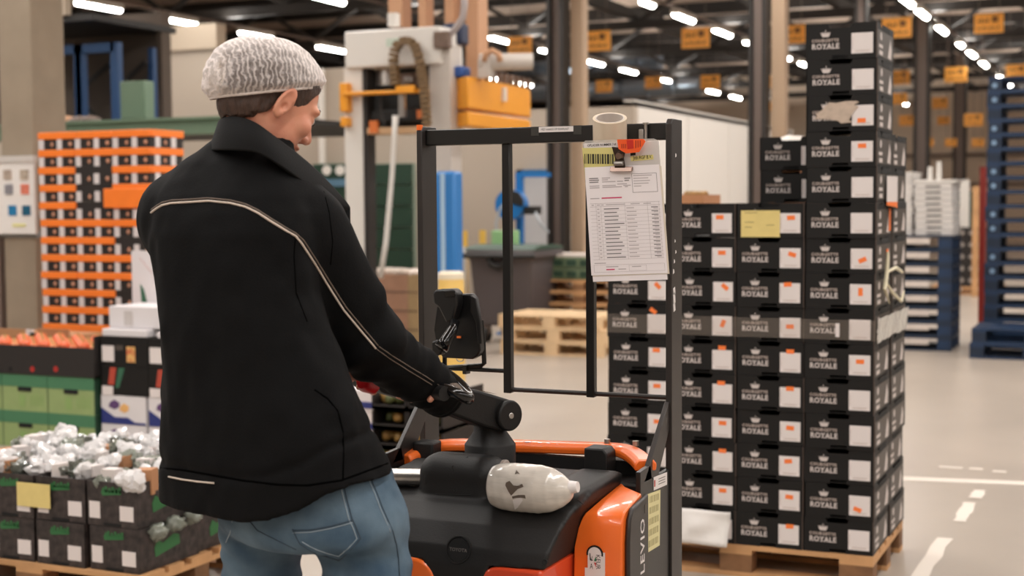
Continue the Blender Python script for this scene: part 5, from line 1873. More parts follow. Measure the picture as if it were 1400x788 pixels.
# dark side strip with the model lettering
q = MB()
q.prism([(2.966, .2), (3.102, .2), (3.102, .985), (2.995, .972), (2.975, .95), (2.966, .9)], 'x', -1.056, -1.044)
ss_ = q.build('side_strip', m_fg, tk, bevel=.005)
q = MB()
tvl = text_geo('BT LEVIO', .040, .0006, 1.12, 'LEFT', 1.12)
put_text(q, 'BT LEVIO', .040, frame((-1.0434, 3.068, at(872, 714, X=-1.0434).z - max(v_[0] for v_ in tvl[0])), (0, 0, 1), (0, -1, 0)), bold=.0006, sx=1.12, space=1.12)
q.build('side_lettering', m_wht, ss_)
MB().box(-1.0436, -1.043, 3.07, 3.084, .945, .965).build('small_mark', m_sidep, ss_)
# inspection sticker on the fender
cx, cz = -1.118, .822
q = MB()
ys_ = 2.9445
z_b, z_t = .69, at(817, 748, Y=ys_).z
rr = .017
q.prism([(cx - rr, z_b), (cx + rr, z_b)] + [(cx + rr * math.cos(a), z_t - rr + rr * math.sin(a)) for a in [k * math.pi / 10 for k in range(11)]], 'y', ys_ - .0016, ys_)
stk = q.build('inspection_sticker', m_wht, tk)
q = MB()
ar = [(cx + (rr + .003) * math.cos(a), z_t - rr + (rr + .003) * math.sin(a)) for a in [-.2 + k * (math.pi + .4) / 12 for k in range(13)]]
ar2 = [(cx + (rr - .001) * math.cos(a), z_t - rr + (rr - .001) * math.sin(a)) for a in [-.2 + k * (math.pi + .4) / 12 for k in range(13)]]
for k in range(12):
    q.prism([ar[k], ar[k + 1], ar2[k + 1], ar2[k]], 'y', ys_ - .0019, ys_ - .0004)
q.build('sticker_border', m_box, stk)
q = MB()
put_text(q, 'KEUR', .0145, frame((cx + .0035, ys_ - .002, z_t - .017), (0, 0, -1), (1, 0, 0)), sx=.95)
q.prism([(cx - .0125, z_t - .016), (cx - .0105, z_t - .016), (cx - .0095, z_t - .03), (cx - .0045, z_t - .03), (cx - .0045, z_t - .032), (cx - .0115, z_t - .032)], 'y', ys_ - .002, ys_ - .0017)
put_text(q, 'V', .018, frame((cx - .0115, ys_ - .002, z_t - .034), *FRONT), sx=.6)
put_text(q, 'A', .018, frame((cx - .0115, ys_ - .002, z_t - .051), *FRONT), sx=.6)
q.build('sticker_lettering', m_box, stk)
MB().prism([(cx - .002, z_t - .033), (cx + .003, z_t - .033), (cx + .003, z_t - .021)], 'y', ys_ - .002, ys_ - .0017).build('green_triangle', mat('sticker_green', (24, 120, 80), .5), stk)
MB().prism([(cx - .002, z_t - .036), (cx + .003, z_t - .036), (cx + .003, z_t - .047)], 'y', ys_ - .002, ys_ - .0017).build('red_triangle', mat('sticker_red', (190, 44, 40), .5), stk)
for s in (-1, 1):
    MB().box(cx + s * .0205 - .0035, cx + s * .0205 + .0035, ys_ - .0014, ys_, z_b, z_t - (.05 if s < 0 else .012)).build('sticker_tab', m_wht, stk)

# steel grab bar, its cowled end and the wrapped grip
MB().cyl((-1.72, 2.945, 1.004), (-1.555, 2.955, 1.012), .0205, n=20).build('grab_tube', m_chr, tk, smooth='auto')
MB().cyl((-1.36, 2.93, 1.025), (-1.30, 2.91, 1.022), .024, n=18).build('grip_core', m_tb, tk)


def grip(P):
    c = np.array((-1.246, 2.885, 1.022))
    x = (P[..., 0] - c[0])
    rz = np.interp(x, [-.1, -.092, -.075, -.05, .02, .05, .075, .092, .1], [.036, .046, .052, .0545, .0545, .049, .036, .022, .010])
    ry = rz * .85
    k = np.sqrt(((P[..., 1] - c[1]) / ry) ** 2 + ((P[..., 2] - c[2]) / rz) ** 2)
    d = (k - 1) * rz
    d = np.maximum(d, np.abs(x + .0) - .098)
    return d + .0005 * vnoise(P, 30, 2) + .0002 * np.sin(P[..., 0] * 300 + 60 * P[..., 2])


m_wrap = mat('wrapped_grip_film', (204, 197, 188), 0.2, vary=.2, vscale=18, coat=.6, bump=.12, bscale=30, stretch=(.6, 1, 2.2))
gm = nets(grip, (-1.38, 2.81, .95), (-1.14, 2.96, 1.1), .0032, 'wrapped_grip', m_wrap)
gr = link('wrapped_grip', gm, tk)
gb = bvh_of(gm)
m_gray = mat('grip_dark_patch', (96, 84, 74), .4)


def patch(bvh, pts, name, m, parent, lift=.0009, n=1):
    """thin patch lying on a surface: centre fan, subdivided once so that it follows the curve"""
    ring = [onto(bvh, x, y, lift) for x, y in resample2(pts, 3)]
    cx_ = sum(p[0] for p in pts) / len(pts)
    cy_ = sum(p[1] for p in pts) / len(pts)
    rpx = resample2(pts, 3)
    mid = [onto(bvh, (x + cx_) / 2, (y + cy_) / 2, lift) for x, y in rpx]
    cc = onto(bvh, cx_, cy_, lift)
    k = len(ring)
    fs_ = [(i, (i + 1) % k, k + (i + 1) % k, k + i) for i in range(k)] + [(k + i, k + (i + 1) % k, 2 * k) for i in range(k)]
    return MB().add(ring + mid + [cc], fs_).build(name, m, parent, smooth=True)


def resample2(pts, step):
    out = []
    for (x0, y0), (x1, y1) in zip(pts, pts[1:] + pts[:1]):
        k = max(1, int(math.hypot(x1 - x0, y1 - y0) / step))
        out += [(x0 + (x1 - x0) * i / k, y0 + (y1 - y0) * i / k) for i in range(k)]
    return out


patch(gb, [(692, 660), (697, 658), (702, 664), (711, 665), (714, 662), (716, 666), (708, 669), (702, 675), (699, 678), (695, 672), (691, 664)], 'torn_hole', m_gray, gr)
patch(gb, [(706, 643), (711, 649), (708, 648), (704, 649)], 'triangle_print', m_gray, gr)
patch(gb, [(700, 679), (709, 677), (718, 677), (719, 682), (714, 681), (706, 681), (701, 682)], 'torn_hole', m_gray, gr)
patch(gb, [(701, 684), (712, 680), (715, 684), (708, 694), (704, 697)], 'white_patch', m_wht, gr)
MB().cyl((-1.153, 2.885, 1.032), (-1.135, 2.885, 1.034), .015, .012, n=16).build('grip_end', m_wht, gr, smooth='auto')

# steering turret and tiller arm
q = MB().lathe([(.061, 1.0), (.061, 1.086), (.058, 1.090), (.040, 1.116), (.037, 1.15)], 36, (-1.422, 3.045, 0))
q.build('turret', m_tb, tk, smooth='auto')
TP = Vector((-1.395, 3.04, 1.160))
th = Vector((-.41, -.91, .30)).normalized()
tn = Vector((.91, -.41, 0)).normalized()
tu = tn.cross(th).normalized()
if tu.z < 0:
    tu = -tu
MT = Matrix(((th.x, tn.x, tu.x, TP.x), (th.y, tn.y, tu.y, TP.y), (th.z, tn.z, tu.z, TP.z), (0, 0, 0, 1)))
rot = MT.to_3x3()
q = MB()
prof = [(-.006, .037), (-.035, .03), (-.04, .0), (-.03, -.03), (0, -.040), (.06, -.040), (.2, -.026), (.37, -.020), (.39, -.008), (.39, .010), (.36, .022), (.2, .034), (.1, .040)]
v0 = [MT @ Vector((a, -.028, b)) for a, b in prof] + [MT @ Vector((a, .028, b)) for a, b in prof]
n = len(prof)
q.add(v0, [tuple(range(n - 1, -1, -1)), tuple(range(n, 2 * n))] + [(k, (k + 1) % n, n + (k + 1) % n, n + k) for k in range(n)])
arm = q.build('tiller_arm', m_tb, tk, bevel=.007, seg=3)
MB().cyl(MT @ Vector((0, .026, 0)), MT @ Vector((0, .042, 0)), .0365, n=32).build('pivot_boss', m_tb, arm, bevel=.004)
MB().cyl(MT @ Vector((0, .041, 0)), MT @ Vector((0, .0445, 0)), .0075, n=16).build('pivot_bolt', m_chr, arm, bevel=.0015)
MB().cyl(MT @ Vector((0, -.042, 0)), MT @ Vector((0, -.026, 0)), .0365, n=32).build('pivot_boss', m_tb, arm, bevel=.004)
q = MB()
q.prism([(0, 0), (1, 0), (1, 1)], 'x', 0, 1) if False else None
q.add([MT @ Vector((a, b, .0415 - .02 * (a - .1))) for a, b in ((.03, -.012), (.09, -.012), (.09, .012), (.03, .012))], [(0, 1, 2, 3)])
q.build('display', mat('grey_display', (140, 160, 150), .2), arm)
# handle head: crossbar grips, guard loop, red button
q = MB().tube([MT @ Vector((.30, y, .004)) for y in (-.17, -.12, .0, .12, .15)], .0165, 12)
q.build('grip_bar', m_tb, arm, smooth='auto')
q = MB()
q.lathe([(.001, .014), (.022, .012), (.028, .004), (.028, -.02)], 20, M=Matrix.Translation(MT @ Vector((.40, 0, .0))) @ rot.to_4x4() @ Euler((0, R(90), 0)).to_matrix().to_4x4())
q.build('red_button', mat('red_button', (204, 22, 30), .3), arm, smooth='auto')
m_gl = mat('gloss_black', (16, 16, 17), .12)
gl = resample([at(px, py, d=dd) for px, py, dd in ((594, 527, 3.10), (606, 531, 3.08), (622, 537, 3.07), (636, 543, 3.07), (643, 549, 3.09), (641, 541, 3.13), (632, 527, 3.16), (618, 516, 3.18), (604, 507, 3.19))], .012)
for _ in range(4):
    gl = [gl[0]] + [(gl[i - 1] + gl[i] * 2 + gl[i + 1]) / 4 for i in range(1, len(gl) - 1)] + [gl[-1]]
MB().tube(gl, .0125, 14).build('guard_loop', m_gl, arm, smooth=True)
q = MB()
A_ = [at(px, py, d=dd) for px, py, dd in ((600, 529, 3.10), (615, 534, 3.09), (630, 540, 3.09), (640, 545, 3.1))]
B_ = [at(px, py, d=dd) for px, py, dd in ((603, 508, 3.18), (617, 516, 3.17), (631, 527, 3.15), (640, 540, 3.13))]
vs = []
for a, b in zip(A_, B_):
    m_ = a.lerp(b, .5) + Vector((0, -.02, .008))
    vs += [a, m_, b]
q.add(vs, [(i * 3 + j, i * 3 + 3 + j, i * 3 + 4 + j, i * 3 + 1 + j) for i in range(3) for j in range(2)])
q.build('guard_shield', mat('smoky_shield', (120, 108, 100), .25, alpha=.75), arm, smooth=True)

# chassis, forks, platform, wheels (below the picture)
MB().box(XL + .01, XR - .01, 2.76, 3.33, .1, .24).build('chassis', m_fr, tk, bevel=.01)
for x in (-1.56, -1.26):
    MB().box(x - .08, x + .08, 3.33, 4.5, .07, .12).build('fork', m_fg, tk, bevel=.006)
    for s in (-.03, .03):
        MB().cyl((x + s - .025, 4.3, .041), (x + s + .025, 4.3, .041), .041, n=20).build('load_wheel', m_tb, tk)
MB().cyl((-1.46, 3.0, .115), (-1.36, 3.0, .115), .115, n=28).build('drive_wheel', m_tb, tk)
MB().box(-1.74, -1.10, 2.08, 2.74, .10, .135).build('platform', m_fr, tk, bevel=.006)
MB().box(-1.72, -1.12, 2.10, 2.72, .135, .142).build('rubber_mat', m_tb, tk)

# ------------------------------------------------------------------ things hung on the frame
CY = 3.264
TOPP = at(856, 198, Y=3.264)
cb_ = thing('clipboard', 'clear clipboard with yellow barcode label and steel bulldog clip hanging on the frame', 'clipboard', TOPP)


def slab(pts, y0, y1, mb=None):
    mb = mb or MB()
    P0 = [at(px, py, Y=y1) for px, py in pts]
    return mb.prism([(p.x, p.z) for p in P0], 'y', y0, y1)


slab([(799, 197), (803, 193), (896, 189), (903, 192), (913, 383), (810, 388)], CY, CY + .003).build('board', mat('clear_acrylic', (226, 222, 216), .1, alpha=.34), cb_)
slab([(800, 198), (902, 192), (905, 228), (800, 231)], CY - .0006, CY - .0001).build('backing_card', mat('grey_card', (206, 200, 196), .5), cb_)
nl_ = slab([(801, 196.5), (845, 195), (845, 201.5), (801, 203)], CY - .0016, CY - .0008).build('name_label', m_wht, cb_)
q = MB()
c = at(805, 201.2, Y=CY - .002)
put_text(q, 'OPLADER NUMMER 7-8', .0085, frame((c.x, CY - .0019, c.z), (1, 0, .035), (0, 0, 1)), bold=.0001, sx=.84)
q.build('label_print', m_box, nl_)
yl = slab([(798, 203), (844, 201), (846, 226), (800, 231), (808, 272), (804, 272)], CY - .0014, CY - .0007).build('barcode_label', mat('yellow_label', (216, 206, 132), .5), cb_)
q = MB()
x = 801.0
for k, wd in enumerate((1, .5, 2.2, 1.2, 3, 1.3, 2.4, 1.2, 2.6, 1.8, 3.2, 1, 2.0)):
    slab([(x, 211), (x + wd, 211), (x + wd, 224.5), (x, 224.5)], CY - .002, CY - .0014, q)
    x += wd + 1.35
q.build('bars', mat('bar_ink', (58, 56, 40), .6), yl)
jl = slab([(864, 214), (895, 211), (895.5, 217.5), (864.5, 220.5)], CY - .0016, CY - .0008).build('name_strip', MATS['yellow_label'], cb_)
q = MB()
c = at(867.5, 218.2, Y=CY - .002)
put_text(q, 'Job AGF B.V.', .0125, frame((c.x, CY - .0019, c.z), (1, 0, .06), (0, 0, 1)), bold=.0001, sx=.72)
q.build('strip_print', m_box, jl)
slab([(864, 209), (871, 208), (871, 212), (864, 213)], CY - .0016, CY - .0008).build('dark_mark', m_box, cb_)
# papers
pp = thing('delivery_papers', 'stack of printed white delivery papers clipped to the clipboard', 'papers', TOPP)
m_pap = mat('delivery_paper', (240, 234, 236), .55)
slab([(808, 370), (911, 368), (912, 383), (810, 387)], CY - .0045, CY - .0035).build('lower_sheet', m_pap, pp)
slab([(801, 232), (906, 226), (915, 375), (809, 380)], CY - .005, CY - .0046).build('lower_sheet', mat('cream_paper', (222, 212, 196), .55), pp)
sh = slab([(801, 229.5), (903, 224), (912.5, 374), (807.5, 378.5)], CY - .006, CY - .0052).build('top_sheet', m_pap, pp)
m_txt = mat('paper_ink', (132, 126, 128), .6)
m_txt2 = mat('light_ink', (188, 180, 182), .6)
q, q2 = MB(), MB()
TLp, TRp, BRp, BLp = (801, 229.5), (903, 224), (912.5, 374), (807.5, 378.5)


def pq(u, v):
    return (TLp[0] * (1 - u) * (1 - v) + TRp[0] * u * (1 - v) + BRp[0] * u * v + BLp[0] * (1 - u) * v,
            TLp[1] * (1 - u) * (1 - v) + TRp[1] * u * (1 - v) + BRp[1] * u * v + BLp[1] * (1 - u) * v)


def ln(mb, u0, u1, v, h):
    slab([pq(u0, v), pq(u1, v), pq(u1, v + h), pq(u0, v + h)], CY - .0063, CY - .0059, mb)


def rect(mb, u0, u1, v0, v1, e=.005, ev=.0035):
    ln(mb, u0, u1, v0, ev)
    ln(mb, u0, u1, v1, ev)
    slab([pq(u0, v0), pq(u0 + e, v0), pq(u0 + e, v1), pq(u0, v1)], CY - .0063, CY - .0059, mb)
    slab([pq(u1 - e, v0), pq(u1, v0), pq(u1, v1), pq(u1 - e, v1)], CY - .0063, CY - .0059, mb)


rect(q, .62, .955, .075, .335 - .09)
for k in range(5):
    ln(q2, .64, .64 + (.25, .2, .22, .2, .1)[k], .09 + k * .024, .008)
for (u0, u1, v) in ((.05, .17, .10), (.05, .18, .117), (.05, .17, .135), (.22, .33, .10), (.22, .3, .117), (.22, .4, .135), (.42, .5, .135), (.52, .6, .11), (.52, .58, .13),
                    (.05, .18, .17), (.05, .18, .187), (.22, .4, .17), (.22, .48, .185), (.42, .55, .16), (.5, .6, .175), (.52, .56, .187), (.05, .17, .285)):
    ln(q if (u0 < .1 or u0 > .5) and v < .14 else q2, u0, u1, v, .009)
for k in range(5):
    for j in range(5):
        if (k * 7 + j * 3) % 4 == 0:
            pass
ln(q2, .04, .97, .335, .003)
ln(q2, .04, .97, .365, .003)
for u0, u1 in ((.06, .09), (.13, .17), (.19, .22), (.25, .5), (.58, .7), (.75, .85)):
    ln(q2, u0, u1, .347, .008)
for k in range(14):
    v = .385 + k * .0345
    ln(q, .22, .22 + (.2, .17, .19, .18, .26, .2, .17, .2, .18, .22, .24, .2, .19, .25)[k], v, .0095)
    ln(q2, .13, .16, v, .008)
    ln(q2, .52, .62 + (.03 if k % 3 else .0), v - .002, .008)
    ln(q, .85, .94, v - .003, .008)
    ln(q2, .88, .94, v + .009, .006)
    ln(q2, .04, .97, v + .022, .0022)
for u in (.115, .18, .5, .8, .955):
    slab([pq(u, .335), pq(u + .003, .335), pq(u + .003, .86), pq(u, .86)], CY - .0063, CY - .0059, q2)
rect(q2, .04, .97, .905, .972, .003, .002)
rect(q2, .5, .73, .915, .965, .003, .002)
for u0, u1, v in ((.2, .36, .92), (.36, .46, .945), (.54, .66, .925), (.05, .2, .885)):
    ln(q2, u0, u1, v, .008)
q.build('print', m_txt, sh)
q2.build('light_print', m_txt2, sh)
q = MB()
ln(q, .2, .47, .283, .011)
ln(q, .2, .31, .945, .01)
q.build('pink_print', mat('pink_ink', (206, 60, 104), .6), sh)
# bulldog clip
m_clip = mat('clip_metal', (150, 128, 118), .28, 1.0)
cl = MB()
a, b = at(836, 230, Y=CY - .012), at(866, 231, Y=CY - .012)
cl.prism([(CY - .017, a.z - .008), (CY - .004, a.z - .006), (CY - .004, a.z + .003), (CY - .013, a.z + .004)], 'x', a.x, b.x)
clo = cl.build('bulldog_clip', m_clip, cb_, bevel=.0012)
c = at(849, 216, Y=CY - .014)
q = MB()
q.prism([(c.x - .014, c.z - .026), (c.x + .014, c.z - .026), (c.x + .01, c.z + .0), (c.x + .016, c.z + .024), (c.x - .02, c.z + .028), (c.x - .012, c.z + .0)], 'y', CY - .014, CY - .010)
q.build('clip_arm', mat('dark_clip_metal', (84, 72, 68), .3, 1.0), clo, bevel=.001)
MB().cyl((c.x, CY - .022, c.z + .006), (c.x, CY - .012, c.z + .006), .008, .011, n=16).build('clip_thumb', m_clip, clo, smooth='auto')
MB().cyl((c.x - .012, CY - .018, c.z - .012), (c.x + .010, CY - .018, c.z - .012), .006, n=10).build('clip_spring', m_chr, clo, smooth='auto')
# orange ticket and hook
otr = thing('orange_ticket', 'small orange ticket tucked behind the bulldog clip', 'ticket', TOPP)
ot = slab([(846, 190), (882, 189), (885, 192), (876, 207), (858, 209), (848, 203)], CY - .019, CY - .0175).build('ticket_card', mat('orange_ticket', (240, 92, 34), .5), otr)
q = slab([(859, 190.5), (868, 190.2), (868.5, 202), (860, 203)], CY - .0196, CY - .0188)
q.build('red_square', mat('ticket_red', (196, 40, 24), .5), ot)
q = MB()
for k in range(3):
    slab([(871 + k * 3, 191), (872.2 + k * 3, 191), (872.2 + k * 3, 201 - k), (871 + k * 3, 202 - k)], CY - .0196, CY - .0188, q)
    slab([(852 + k * 2.6, 196), (853 + k * 2.6, 196), (853 + k * 2.6, 202), (852 + k * 2.6, 202)], CY - .0196, CY - .0188, q)
q.build('ticket_print', mat('ticket_ink', (150, 50, 26), .5), ot)
for o in (cb_, pp, otr):
    o.rotation_euler = (R(4.5), R(.6), 0)
    o.location.x -= .004
hk = thing('hook_clamp', 'small grey clamp holding the clipboard to the top bar', 'clamp', at(880, 180, Y=3.35))
a, b = at(875, 190, Y=3.346), at(881, 177, Y=3.346)
MB().box(a.x, b.x, 3.335, 3.354, a.z, b.z).build('clamp_body', mat('grey_clamp', (160, 154, 148), .4, .5), hk, bevel=.0015)
c = at(883, 170, Y=3.345)
MB().cyl((c.x, 3.345, at(883, 196, Y=3.345).z), (c.x, 3.345, c.z), .0042, n=10).build('clamp_screw', m_chr, hk, smooth='auto')
MB().cyl((c.x, 3.345, c.z), (c.x, 3.345, c.z + .004), .008, n=12).build('screw_head', m_chr, hk)
# roll of tape hung on the bar
c = at(838, 180, Y=3.33)
tr_ = thing('tape_roll', 'roll of clear packing tape standing behind the clipboard at the top bar', 'tape roll', c)
ax = Vector((.13, -.36, .92)).normalized()
Mr = Matrix.Translation(Vector((c.x, 3.308, c.z))) @ Vector((0, 0, 1)).rotation_difference(ax).to_matrix().to_4x4()
ro, ri, hh = .042, .036, .034
MB().lathe([(ri, -hh), (ro, -hh), (ro, hh), (ri, hh), (ri, -hh)], 40, M=Mr).build('tape', mat('tape_cream', (220, 204, 182), .3, coat=.4), tr_, smooth='auto')
MB().lathe([(ri - .003, -hh), (ri - .0002, -hh), (ri - .0002, hh + .0006), (ri - .003, hh + .0006), (ri - .003, -hh)], 40, M=Mr).build('core', mat('tape_core', (206, 196, 188), .5), tr_, smooth='auto')
# terminal with hand scanner on its bracket
tm_ = thing('data_terminal', 'black handheld terminal in a wire bracket on the lower rod of the frame', 'terminal', at(634, 445, Y=3.35))
m_tm = mat('terminal_black', (13, 13, 14), .4)
slab([(605, 412), (615, 402), (650, 401), (655, 408), (660, 440), (663, 478), (659, 486), (652, 490), (612, 488), (605, 478), (600, 450)], 3.335, 3.365).build('terminal_body', m_tm, tm_, bevel=.004)
slab([(646, 404), (652, 408), (658, 440), (660, 470), (655, 470), (652, 440), (644, 425)], 3.328, 3.336).build('side_ridge', m_tm, tm_, bevel=.002)
sc_ = thing('hand_scanner', 'glossy black pistol grip scanner hanging on the handheld terminal', 'scanner', at(615, 440, Y=3.32))
slab([(601, 401), (604, 395), (628, 394), (634, 400), (634, 415), (628, 437), (619, 440), (609, 420), (602, 414)], 3.285, 3.325).build('scanner_head', m_tm, sc_, bevel=.005)
slab([(609, 399), (622, 398), (623, 405), (610, 406)], 3.281, 3.286).build('scan_window', m_gl, sc_)
q = MB().tube([at(px, py, d=dd) for px, py, dd in ((622, 440, 3.68), (618, 452, 3.66), (610, 466, 3.64), (603, 476, 3.63))], [.013, .014, .0165, .019], 10)
q.build('pistol_grip', m_gl, sc_, smooth=True)
slab([(597, 466), (606, 463), (613, 470), (610, 484), (600, 486), (597, 480)], 3.25, 3.28).build('grip_foot', m_tm, sc_, bevel=.004)
c = at(624, 462, Y=3.31)
MB().box(c.x - .008, c.x + .002, 3.328, 3.334, c.z - .003, c.z + .002).build('orange_light', m_orange, sc_)
MB().tube([at(px, py, Y=3.372) for px, py in ((608, 480), (608, 500), (611, 503), (658, 500), (662, 497), (661, 470), (658, 438))], .0065, 8).build('wire_bracket', m_fr, tm_)
MB().box(at(635, 503, Y=3.372).x, at(640, 503, Y=3.372).x, 3.36, 3.385, zr1 - .012, zr1 + .012).build('bracket_clip', m_fr, tm_)
MB().tube([Vector((at(629, 492, Y=3.34).x + .01 * math.cos(a), 3.34, at(629, 491, Y=3.34).z + .007 * math.sin(a))) for a in [k * math.pi / 6 for k in range(12)]], .0016, 6, closed=True).build('lanyard_ring', m_chr, tm_)
# ------------------------------------------------------------------ the worker
V = lambda p: np.array(tuple(p))
m_skin = mat('skin', (214, 152, 124), 0.5, vary=.08, vscale=22, rgb2=(202, 132, 108), bump=.05, bscale=320)
_b = m_skin.node_tree.nodes['Principled BSDF']
_b.inputs['Subsurface Weight'].default_value = 0.12
_b.inputs['Subsurface Radius'].default_value = (0.012, 0.005, 0.003)
m_hair = mat('brown_hair', (62, 42, 32), 0.55, vary=.4, vscale=160, stretch=(1, 1, .15), bump=.5, bscale=220)
m_jkt = mat('black_workwear_cloth', (12, 12, 13), 0.78, vary=.10, vscale=6, bump=.10, bscale=260, spec=.12)
m_jkt2 = mat('black_collar_cloth', (13, 13, 14), 0.8, bump=.10, bscale=260, spec=.25)
m_pipe = mat('reflective_piping', (206, 190, 176), 0.5)
m_pipe2 = mat('brown_stitching', (104, 90, 80), 0.7)
m_jean = mat('blue_denim', (104, 125, 141), 0.8, vary=.3, vscale=8, rgb2=(46, 68, 88), bump=.12, bscale=420, spec=.2)
m_thr = mat('denim_seam', (52, 68, 82), 0.8)
m_thr2 = mat('pale_denim_edge', (142, 156, 166), 0.8)

pelvis = at(425, 700, d=2.85)
wk = thing('person', 'man in black work jacket, jeans and white hairnet holding the truck tiller', 'person', (pelvis.x, pelvis.y, .142))
A10 = R(10)
e1 = np.array((math.cos(A10), -math.sin(A10), 0))
e2 = np.array((math.sin(A10), math.cos(A10), 0))

# ---- head and neck
HC = at(373, 133, d=2.92)
hf = np.array((math.cos(R(58)), math.sin(R(58)), 0))
hr_ = np.array((hf[1], -hf[0], 0))
pt = R(29)
fy = hf * math.cos(pt) + np.array((0, 0, -math.sin(pt)))
fz = hf * math.sin(pt) + np.array((0, 0, math.cos(pt)))
HR = np.stack([hr_, fy, fz], 1)          # columns: head axes in world
neck0 = V(at(338, 232, d=2.96))


def toH(P):
    return (P - V(HC)) @ HR


def fromH(p):
    return Vector(HR @ np.array(p) + V(HC))


nk = toH(neck0)


def head(P):
    Q = toH(P)
    S = Q.copy()
    S[..., 0] = np.abs(S[..., 0])
    d = sd_ell(Q, (0, -.008, .022), (.076, .096, .086))
    d = smin(d, sd_ell(Q, (0, .030, -.035), (.062, .062, .082)), .03)
    d = smin(d, sd_ell(S, (.044, .020, -.072), (.020, .045, .034)), .022)
    d = smin(d, sd_ell(Q, (0, .066, -.106), (.026, .022, .018)), .025)
    d = smin(d, sd_ell(S, (.042, .066, -.034), (.023, .022, .020)), .016)
    d = smin(d, sd_ell(S, (.026, .082, .010), (.028, .012, .009)), .012)
    d = np.maximum(d, -(sd_ell(S, (.032, .100, -.010), (.016, .010, .010))))
    d = smin(d, sd_ell(S, (.032, .077, -.010), (.0145, .0138, .0118)), .004)
    d = smin(d, sd_cone(Q, (0, .086, .002), (0, .106, -.040), .008, .0115), .010)
    d = smin(d, sd_ell(S, (.0115, .096, -.045), (.008, .011, .008)), .005)
    d = smin(d, sd_ell(Q, (0, .089, -.069), (.023, .010, .0055)), .006)
    d = smin(d, sd_ell(Q, (0, .086, -.080), (.020, .010, .0065)), .006)
    d = np.maximum(d, -(sd_ell(S, (.005, .101, -.0525), (.0035, .006, .004)) + .0005))
    # ears
    ca, sa = math.cos(R(14)), math.sin(R(14))
    E_ = S - np.array((.078, -.004, -.022))
    ey = E_[..., 1] * ca - E_[..., 2] * sa
    ez = E_[..., 1] * sa + E_[..., 2] * ca
    ex = E_[..., 0] - .35 * (-ey).clip(0, 1) - .006
    ell = np.sqrt((ey / .0138) ** 2 + ((ez - .002) / .029) ** 2)
    ear = np.sqrt(np.maximum(ell - 1, 0) ** 2 * 3e-4 + np.maximum(np.abs(ex) - .0015, 0) ** 2) - .0035
    ear = np.minimum(ear, 1)
    rimd = np.sqrt(((ell - .92) * .015) ** 2 + (ex - .004) ** 2) - .0038
    rimd = np.where((ey > .008) & (ez < .012) & (ez > -.02), .02, rimd)
    lobe = sd_ell(np.stack([ex, ey, ez], -1), (0, .005, -.025), (.005, .007, .009))
    ear = smin(smin(ear, rimd, .003), lobe, .004)
    ear = np.maximum(ear, -(np.sqrt((ex - .006) ** 2 + ((ey - .004) * .9) ** 2 + ((ez + .006) * .7) ** 2) - .0068))
    d = smin(d, ear, .005)
    n0 = np.array((0, -.030, -.045))
    d = smin(d, sd_cone(Q, n0, nk, .058, .066), .022)
    d = smin(d, sd_ell(Q, (0, .012, -.12), (.03, .04, .05)), .03)
    return d * .9


hc = V(HC)
hm_ = nets(head, hc - .21 + np.array((0, 0, -.06)), hc + .16, .003, 'head', m_skin)
link('head', hm_, wk)
for s in (-1, 1):
    c = fromH((s * .031, .082, -.010))
    q = MB().lathe([(.0108 * math.sin(math.pi * k / 8) + 1e-4, -.0108 * math.cos(math.pi * k / 8)) for k in range(9)], 16, M=Matrix.Translation(c))
    eo = q.build('eye', mat('eye_white', (226, 220, 214), .2), wk, smooth=True)
    MB().lathe([(.0058, -.001), (.004, .0009), (.0005, .0012)], 14, M=frame(fromH((s * .031, .0935, -.012)), HR[:, 0], HR[:, 2] * -1)).build('iris', mat('iris_brown', (70, 52, 40), .2), eo)
    q = MB().tube([fromH((s * x, y, z)) for x, y, z in ((.014, .094, .012), (.030, .092, .019), (.046, .078, .013))], [.003, .004, .002], 6)
    q.build('eyebrow', m_hair, wk, smooth=True)


def hair(P):
    Q = toH(P)
    d = sd_ell(Q, (0, -.009, .022), (.081, .101, .091))
    ax_ = np.abs(Q[..., 0])
    zl = np.interp(Q[..., 1], [-.12, -.07, -.03, -.018, -.008, .004, .012, .030, .040, .05, .075, .1], [-.098, -.090, -.066, -.05, -.012, .006, .006, -.030, -.026, .012, .06, .08])
    wob = .010 * vnoise(P, 60, 4) + .006 * vnoise(P, 200, 8)
    cut = (zl - Q[..., 2]) + wob
    ell2 = sd_ell(Q, (0, -.026, -.045), (.070, .076, .06))
    d = smin(d, np.maximum(ell2, -(Q[..., 1] + .0) * -1 - .0), .02)
    d = d + .0016 * vnoise(Q * np.array((1, 1, .25)), 260, 3)
    return np.maximum(d, cut * .7) * .9


link('hair', nets(hair, hc - .16, hc + .16, .0032, 'hair', m_hair), wk)

# ---- hairnet: thin translucent cap with crinkled ridges
NP = R(8)
NRm = np.stack([hr_, hf * math.cos(NP) + np.array((0, 0, -math.sin(NP))), hf * math.sin(NP) + np.array((0, 0, math.cos(NP)))], 1)
NCw = V(at(362, 118, d=2.92))
NRd = np.array((.106, .130, .103))


def fromN(p):
    return Vector(NRm @ np.array(p) + NCw)


def netcut(y):
    return -.050 + (y + .13) * .262


